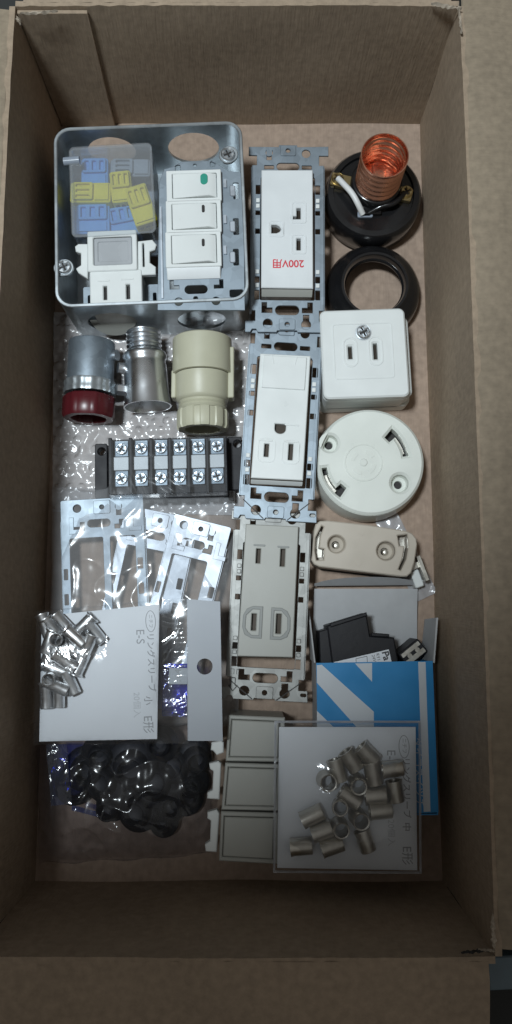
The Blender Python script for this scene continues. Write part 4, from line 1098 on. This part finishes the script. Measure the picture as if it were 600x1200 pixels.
SL = [(98.7, 732.5, -105, 100, 0), (111.7, 741.7, 80, 100, 0), (75, 731, 95, 100, 0), (61.7, 736, 60, 80, 0), (70, 748, 0, 0, 1), (88, 746.5, 90, 80, 3), (102.5, 756.7, -50, 110, 2.5), (75, 761, 120, -20, 0), (57, 767, -30, 110, 0), (76.7, 775, 110, 70, 3), (94, 778, 50, -110, 0), (61, 794, 0, 0, 1), (82.5, 800, 50, 110, 0), (69, 815, 0, 120, 0), (54, 815, 5, 120, 0), (64, 783, 80, 30, 0), (58, 752, -20, 60, 2), (90, 764, 90, 30, 0), (53, 733, 30, 90, 0), (66, 804, 90, 40, 2)]
for k, (u, v, du, dv, up) in enumerate(SL):
    upright = (du, dv) == (0, 0); z = ZP + 3.6 + (0 if upright else up)
    if upright: z = ZP + .4
    p = P(u, v, z); q = P(u + du * .1, v + dv * .1, z); d = (q.x - p.x, q.y - p.y)
    sleeve(p.x, p.y, z, d, 3.15, 12.5, 1.22, 'tin', None, upright, 'small shiny ring sleeve loose in the left pouch with the grey hanger strip', 'small ring sleeves in the left pack', k)

# ================================================================== medium ring sleeve pack (right)
ZP2 = 39.
lp2 = L(ZP2, (407, 935), (507, 934))
pk2 = Thing('sleeve_pack', 'clear bag of thicker ring sleeves with white card, lying over the blue carton', 'pack', lp2, ZP2 - 1)
CP = lp2.q([(325, 1017), (489, 1020), (487, 852), (327, 852)])
cd2 = pk2.part('card', MB().plate(CP, [], ZP2 - .8, ZP2), 'paper_white')
tx = vtext(lp2, [('リングスリーブ', 476, 923, 4.3, 1.0, 'ink_grey', .05), ('中', 476, 969, 4.6, 1, 'ink_grey', .05), ('E形', 476.5, 1002.5, 6.2, 1, 'ink_grey', 0), ('E-M', 458, 890, 6.2, 1, 'ink_grey', 0), ('20個入', 458, 976, 4.4, 1, 'ink_faint', 0), ('ニチフ', 473.6, 874, 2.7, .95, 'ink_grey', 0)], ZP2)
x, y = lp2.p(473.5, 875); oval_mark(tx['ink_grey'], x, y, 2.8, 5.8, ZP2)
for mt, m in tx.items(): pk2.part('lettering', m, mt, cd2)
A, B, C, D = [lp2.p(*c) for c in ((322, 845), (492, 845), (494, 1023), (320, 1022))]
def pouch2(i, j):
    x = (A[0] + (B[0] - A[0]) * i) * (1 - j) + (D[0] + (C[0] - D[0]) * i) * j; y = (A[1] + (B[1] - A[1]) * i) * (1 - j) + (D[1] + (C[1] - D[1]) * i) * j
    e = (max(0, math.sin(PI * i)) ** .45) * (max(0, math.sin(PI * j)) ** .5)
    return (x, y, ZP2 + .5 + 14.5 * e + .9 * noise.noise((x * .07, y * .07, 2)) * (.2 + e))
pk2.part('pouch_film', MB().sheet(pouch2, 80, 80), 'film_bag', ang=180)
sm = lp2.q([(320, 1022.5), (494, 1023.5), (492.5, 844.5), (321.5, 844.5)])
def shrink(p, d):
    cx_, cy_ = sum(a for a, b in p) / 4, sum(b for a, b in p) / 4
    return [(a - d * (1 if a > cx_ else -1), b - d * (1 if b > cy_ else -1)) for a, b in p]
pk2.part('heat_seal', MB().plate(sm, [shrink(sm, 1.1)], ZP2 + .35, ZP2 + .5), 'strip_film')
SR = [(382.6, 917.7, 0, 0, 0), (421, 920, 0, 0, 0), (401, 950, 0, 0, 0), (399.5, 972, 0, 0, 0), (421, 962, 0, 0, 0), (431, 884, 50, 50, 0), (411.6, 891, 40, 60, 0), (395, 903, 20, 70, 0), (460, 901, 60, -8, 2), (437, 906, 10, 60, 0), (440, 932, 60, -5, 0), (410, 934.6, 60, 40, 0), (446, 950, 60, -5, 0), (463, 927, 10, 60, 0), (366, 956, 60, -30, 0), (377, 974, 55, -20, 0), (389, 991, 60, -20, 0), (353, 992, 50, -5, 0), (428, 985, 20, 60, 0)]
for k, (u, v, du, dv, up) in enumerate(SR):
    upright = (du, dv) == (0, 0); z = ZP2 + (.4 if upright else 4.6 + up)
    p = P(u, v, z + (10 if upright else 0)); q = P(u + du * .1, v + dv * .1, z); q0 = P(u, v, z); d = (q.x - q0.x, q.y - q0.y)
    sleeve(p.x, p.y, z, d, 4.25, 11.0, 1.05, 'tin_dull', None, upright, 'thick dull ring sleeve loose in the right pouch lying over the blue carton', 'medium ring sleeves in the right pack', k)

# ================================================================== three blank switch modules
ZG = 30.
for i, (tl, tr, br, bl, lab, clip) in enumerate((
    ((268, 838), (334, 841), (332, 893), (264.5, 892), 'taupe switch module farthest from the near wall, beside the grey hanger strip', [(248, 870), (259, 868), (262, 870), (262, 882), (254, 885), (250, 880), (247, 879)]),
    ((264, 894), (331, 896), (329, 950.5), (259.5, 949), 'taupe switch module in the middle of its row of three', [(245, 895), (256, 892), (259, 895), (257, 937), (243, 936), (243, 929), (249, 926), (250, 904), (246, 901)]),
    ((259, 951), (328, 953), (326, 1013), (256.5, 1009), 'taupe switch module nearest the near wall of the box', [(243, 952), (254, 949), (257, 953), (254, 999), (241, 998), (240, 990), (246, 986), (247, 962), (243, 959)]))):
    c = ((tl[0] + br[0]) / 2, (tl[1] + br[1]) / 2)
    l = L(ZG, c, (c[0] + 50, c[1] + 1.6)); t = Thing('switch_module', lab, 'switch', l, .5, 'blank switch modules in a row')
    o_ = l.q([bl, br, tr, tl]); sc = lambda f, g: [(x * f, y * g) for x, y in o_]
    b = t.part('housing', MB().plate(o_, [[(x * .86 - .5, y * .82) for x, y in o_]], ZG - 4, ZG, .5).plate(sc(.97, .97), [], .5, ZG - 4.05), 'taupe_plastic')
    t.part('rocker', MB().plate([(x * .84 - .5, y * .795) for x, y in o_], [], ZG - 4, ZG - .1 + .5, .5), 'taupe_plastic', b)
    t.part('clip', MB().plate(l.q(clip, ZG - 3), [], ZG - 8, ZG - 3, .5), 'white_plastic', b)

# ================================================================== rubber bushings in a bag
GR = [(95, 905, 27, 6, 'black rubber bushing lying at the left of the small parts bag, beside the blue print'), (150, 900, 31, 13, 'big black rubber bushing lying flat at the middle of the near left bag'), (205, 905, 27, 6, 'black rubber bushing at the right of the near left bag, beside the white clips'), (160, 955, 26, 6, 'black rubber bushing nearest the near wall under the crumpled film'), (112, 885, 22, 13, 'black rubber bushing half under the white card at the left'), (215, 940, 22, 4, 'small black rubber bushing at the lower right of the near left bag'), (185, 875, 22, 14, 'black rubber bushing under the grey hanger strip'), (128, 948, 20, 5, 'small black rubber bushing beside the bare cardboard at the near left'), (190, 970, 18, 4, 'smallest black rubber bushing, lowest in the near left bag')]
GR += [(82, 925, 24, 3, 'black rubber bushing lowest beside the blue print in the near left bag'), (225, 890, 22, 5, 'black rubber bushing touching the topmost white clip'), (180, 925, 28, 9, 'wide black rubber bushing at the centre of the heap under the film'), (120, 920, 26, 9, 'black rubber bushing left of the widest one in the heap'),
       (225, 920, 20, 3, 'black rubber bushing against the middle white clip'), (160, 925, 22, 3, 'black rubber bushing underneath the widest one in the heap'), (195, 948, 22, 5, 'black rubber bushing at the lower right of the heap, above the smallest one')]
for k, (u, v, r, z0, lab) in enumerate(GR):
    z = z0 + 12; l = L(z, (u, v)); R_ = r * l.k
    t = Thing('rubber_bushing', lab, 'rubber bushing', l, z0 - 1, 'black rubber bushings in the near left bag')
    M = Matrix.Translation((0, 0, z0)) @ Matrix.Rotation(.25 * math.sin(k * 2.1), 4, 'X') @ Matrix.Rotation(.25 * math.cos(k * 1.3), 4, 'Y')
    b = t.part('collar', MB().lathe([(R_ * .45, 0), (R_ * .97, 0), (R_, 1.2), (R_ * .97, 3), (R_ * .7, 4.2), (R_ * .66, 8), (R_ * .62, 10.5), (R_ * .5, 11.5), (R_ * .42, 10.5), (R_ * .40, 4)], M, 48, 0, True), 'rubber', ang=60)
    t.part('membrane', MB().lathe([(0, 4.5), (R_ * .2, 4.2), (R_ * .43, 5.5)], M, 32), 'rubber', b)
bg2 = bagsheet('plastic_bag', 'dark crumpled clear bag of rubber bushings in the near left corner', [(44, 850), (250, 846), (250, 1000), (46, 1012)], 8, 31, 4.0, 'film_dark', 120, 110, .05, 8)
def fblue(corners, z, seed):
    A, B, C, D = [P(u, v, z) for u, v in corners]
    def f(i, j):
        p = A.lerp(B, i).lerp(D.lerp(C, i), j); return (p.x, p.y, z + 1.8 * noise.noise((p.x * .1, p.y * .1, seed)))
    return f
m = MB().sheet(fblue([(54, 872), (78, 872), (84, 942), (60, 944)], 27, 1), 24, 40).sheet(fblue([(84, 944), (112, 950), (118, 958), (84, 950)], 20, 3), 24, 10)
pb = m.build('blue_print', 'blue_film', bg2, ang=180)
# blue tag seen between card and hanger strip
ltg = L(36, (203, 800))
tg = Thing('blue_tag', 'blue printed tag showing through the left pack between card and hanger strip', 'tag', ltg, 34)
q = ri(ltg, (190, 778), (222, 840))
tb2 = tg.part('tag_film', MB().plate(rrect(*q, 1), [], 34, 34.4), 'blue_film')
q2 = ri(ltg, (198, 783), (219, 802)); tg.part('paper_patch', MB().plate(rrect(*q2, .5), [], 34.5, 34.7).text('164', q2[0], q2[1], 34.75, 5, PI / 2, 1), ['paper_header', 'ink_grey'], tb2)

# ================================================================== light
def lamp(name, kind, loc, aim, energy, color, **kw):
    d = bpy.data.lights.new(name, kind); d.energy = energy; d.color = color
    for k, v in kw.items(): setattr(d, k, v)
    o = bpy.data.objects.new(name, d); COL.objects.link(o); o.location = Vector(loc) * S
    o.rotation_euler = (Vector(aim) - Vector(loc)).to_track_quat('-Z', 'Y').to_euler()
    return o
LP = (-285, 60, 1180); aim = P(35, 190, 0)
sp = lamp('room_lamp', 'SPOT', LP, aim, 48, (.86, .95, 1.0), spot_size=math.radians(37), spot_blend=.26, shadow_soft_size=.075)

W = bpy.data.worlds.new('World'); SC.world = W; W.use_nodes = True
nt = W.node_tree; bgd = nt.nodes['Background']
tc = N(nt, 'ShaderNodeTexCoord'); se = N(nt, 'ShaderNodeSeparateXYZ'); nt.links.new(tc.outputs['Generated'], se.inputs[0])
rp = N(nt, 'ShaderNodeValToRGB'); nt.links.new(se.outputs['Z'], rp.inputs[0])
rp.color_ramp.elements[0].position = .0; rp.color_ramp.elements[0].color = (.05, .047, .043, 1)
rp.color_ramp.elements[1].position = 1.; rp.color_ramp.elements[1].color = (.20, .195, .185, 1)
nt.links.new(rp.outputs[0], bgd.inputs['Color']); bgd.inputs['Strength'].default_value = 1.0

SC.view_settings.view_transform = 'Standard'; SC.view_settings.look = 'None'; SC.view_settings.exposure = 0; SC.view_settings.gamma = 1
SC.cycles.use_denoising = True
SC.cycles.max_bounces = 10; SC.cycles.transparent_max_bounces = 24; SC.cycles.diffuse_bounces = 4; SC.cycles.glossy_bounces = 5
SC.cycles.sample_clamp_indirect = 4; SC.cycles.caustics_reflective = False; SC.cycles.caustics_refractive = False
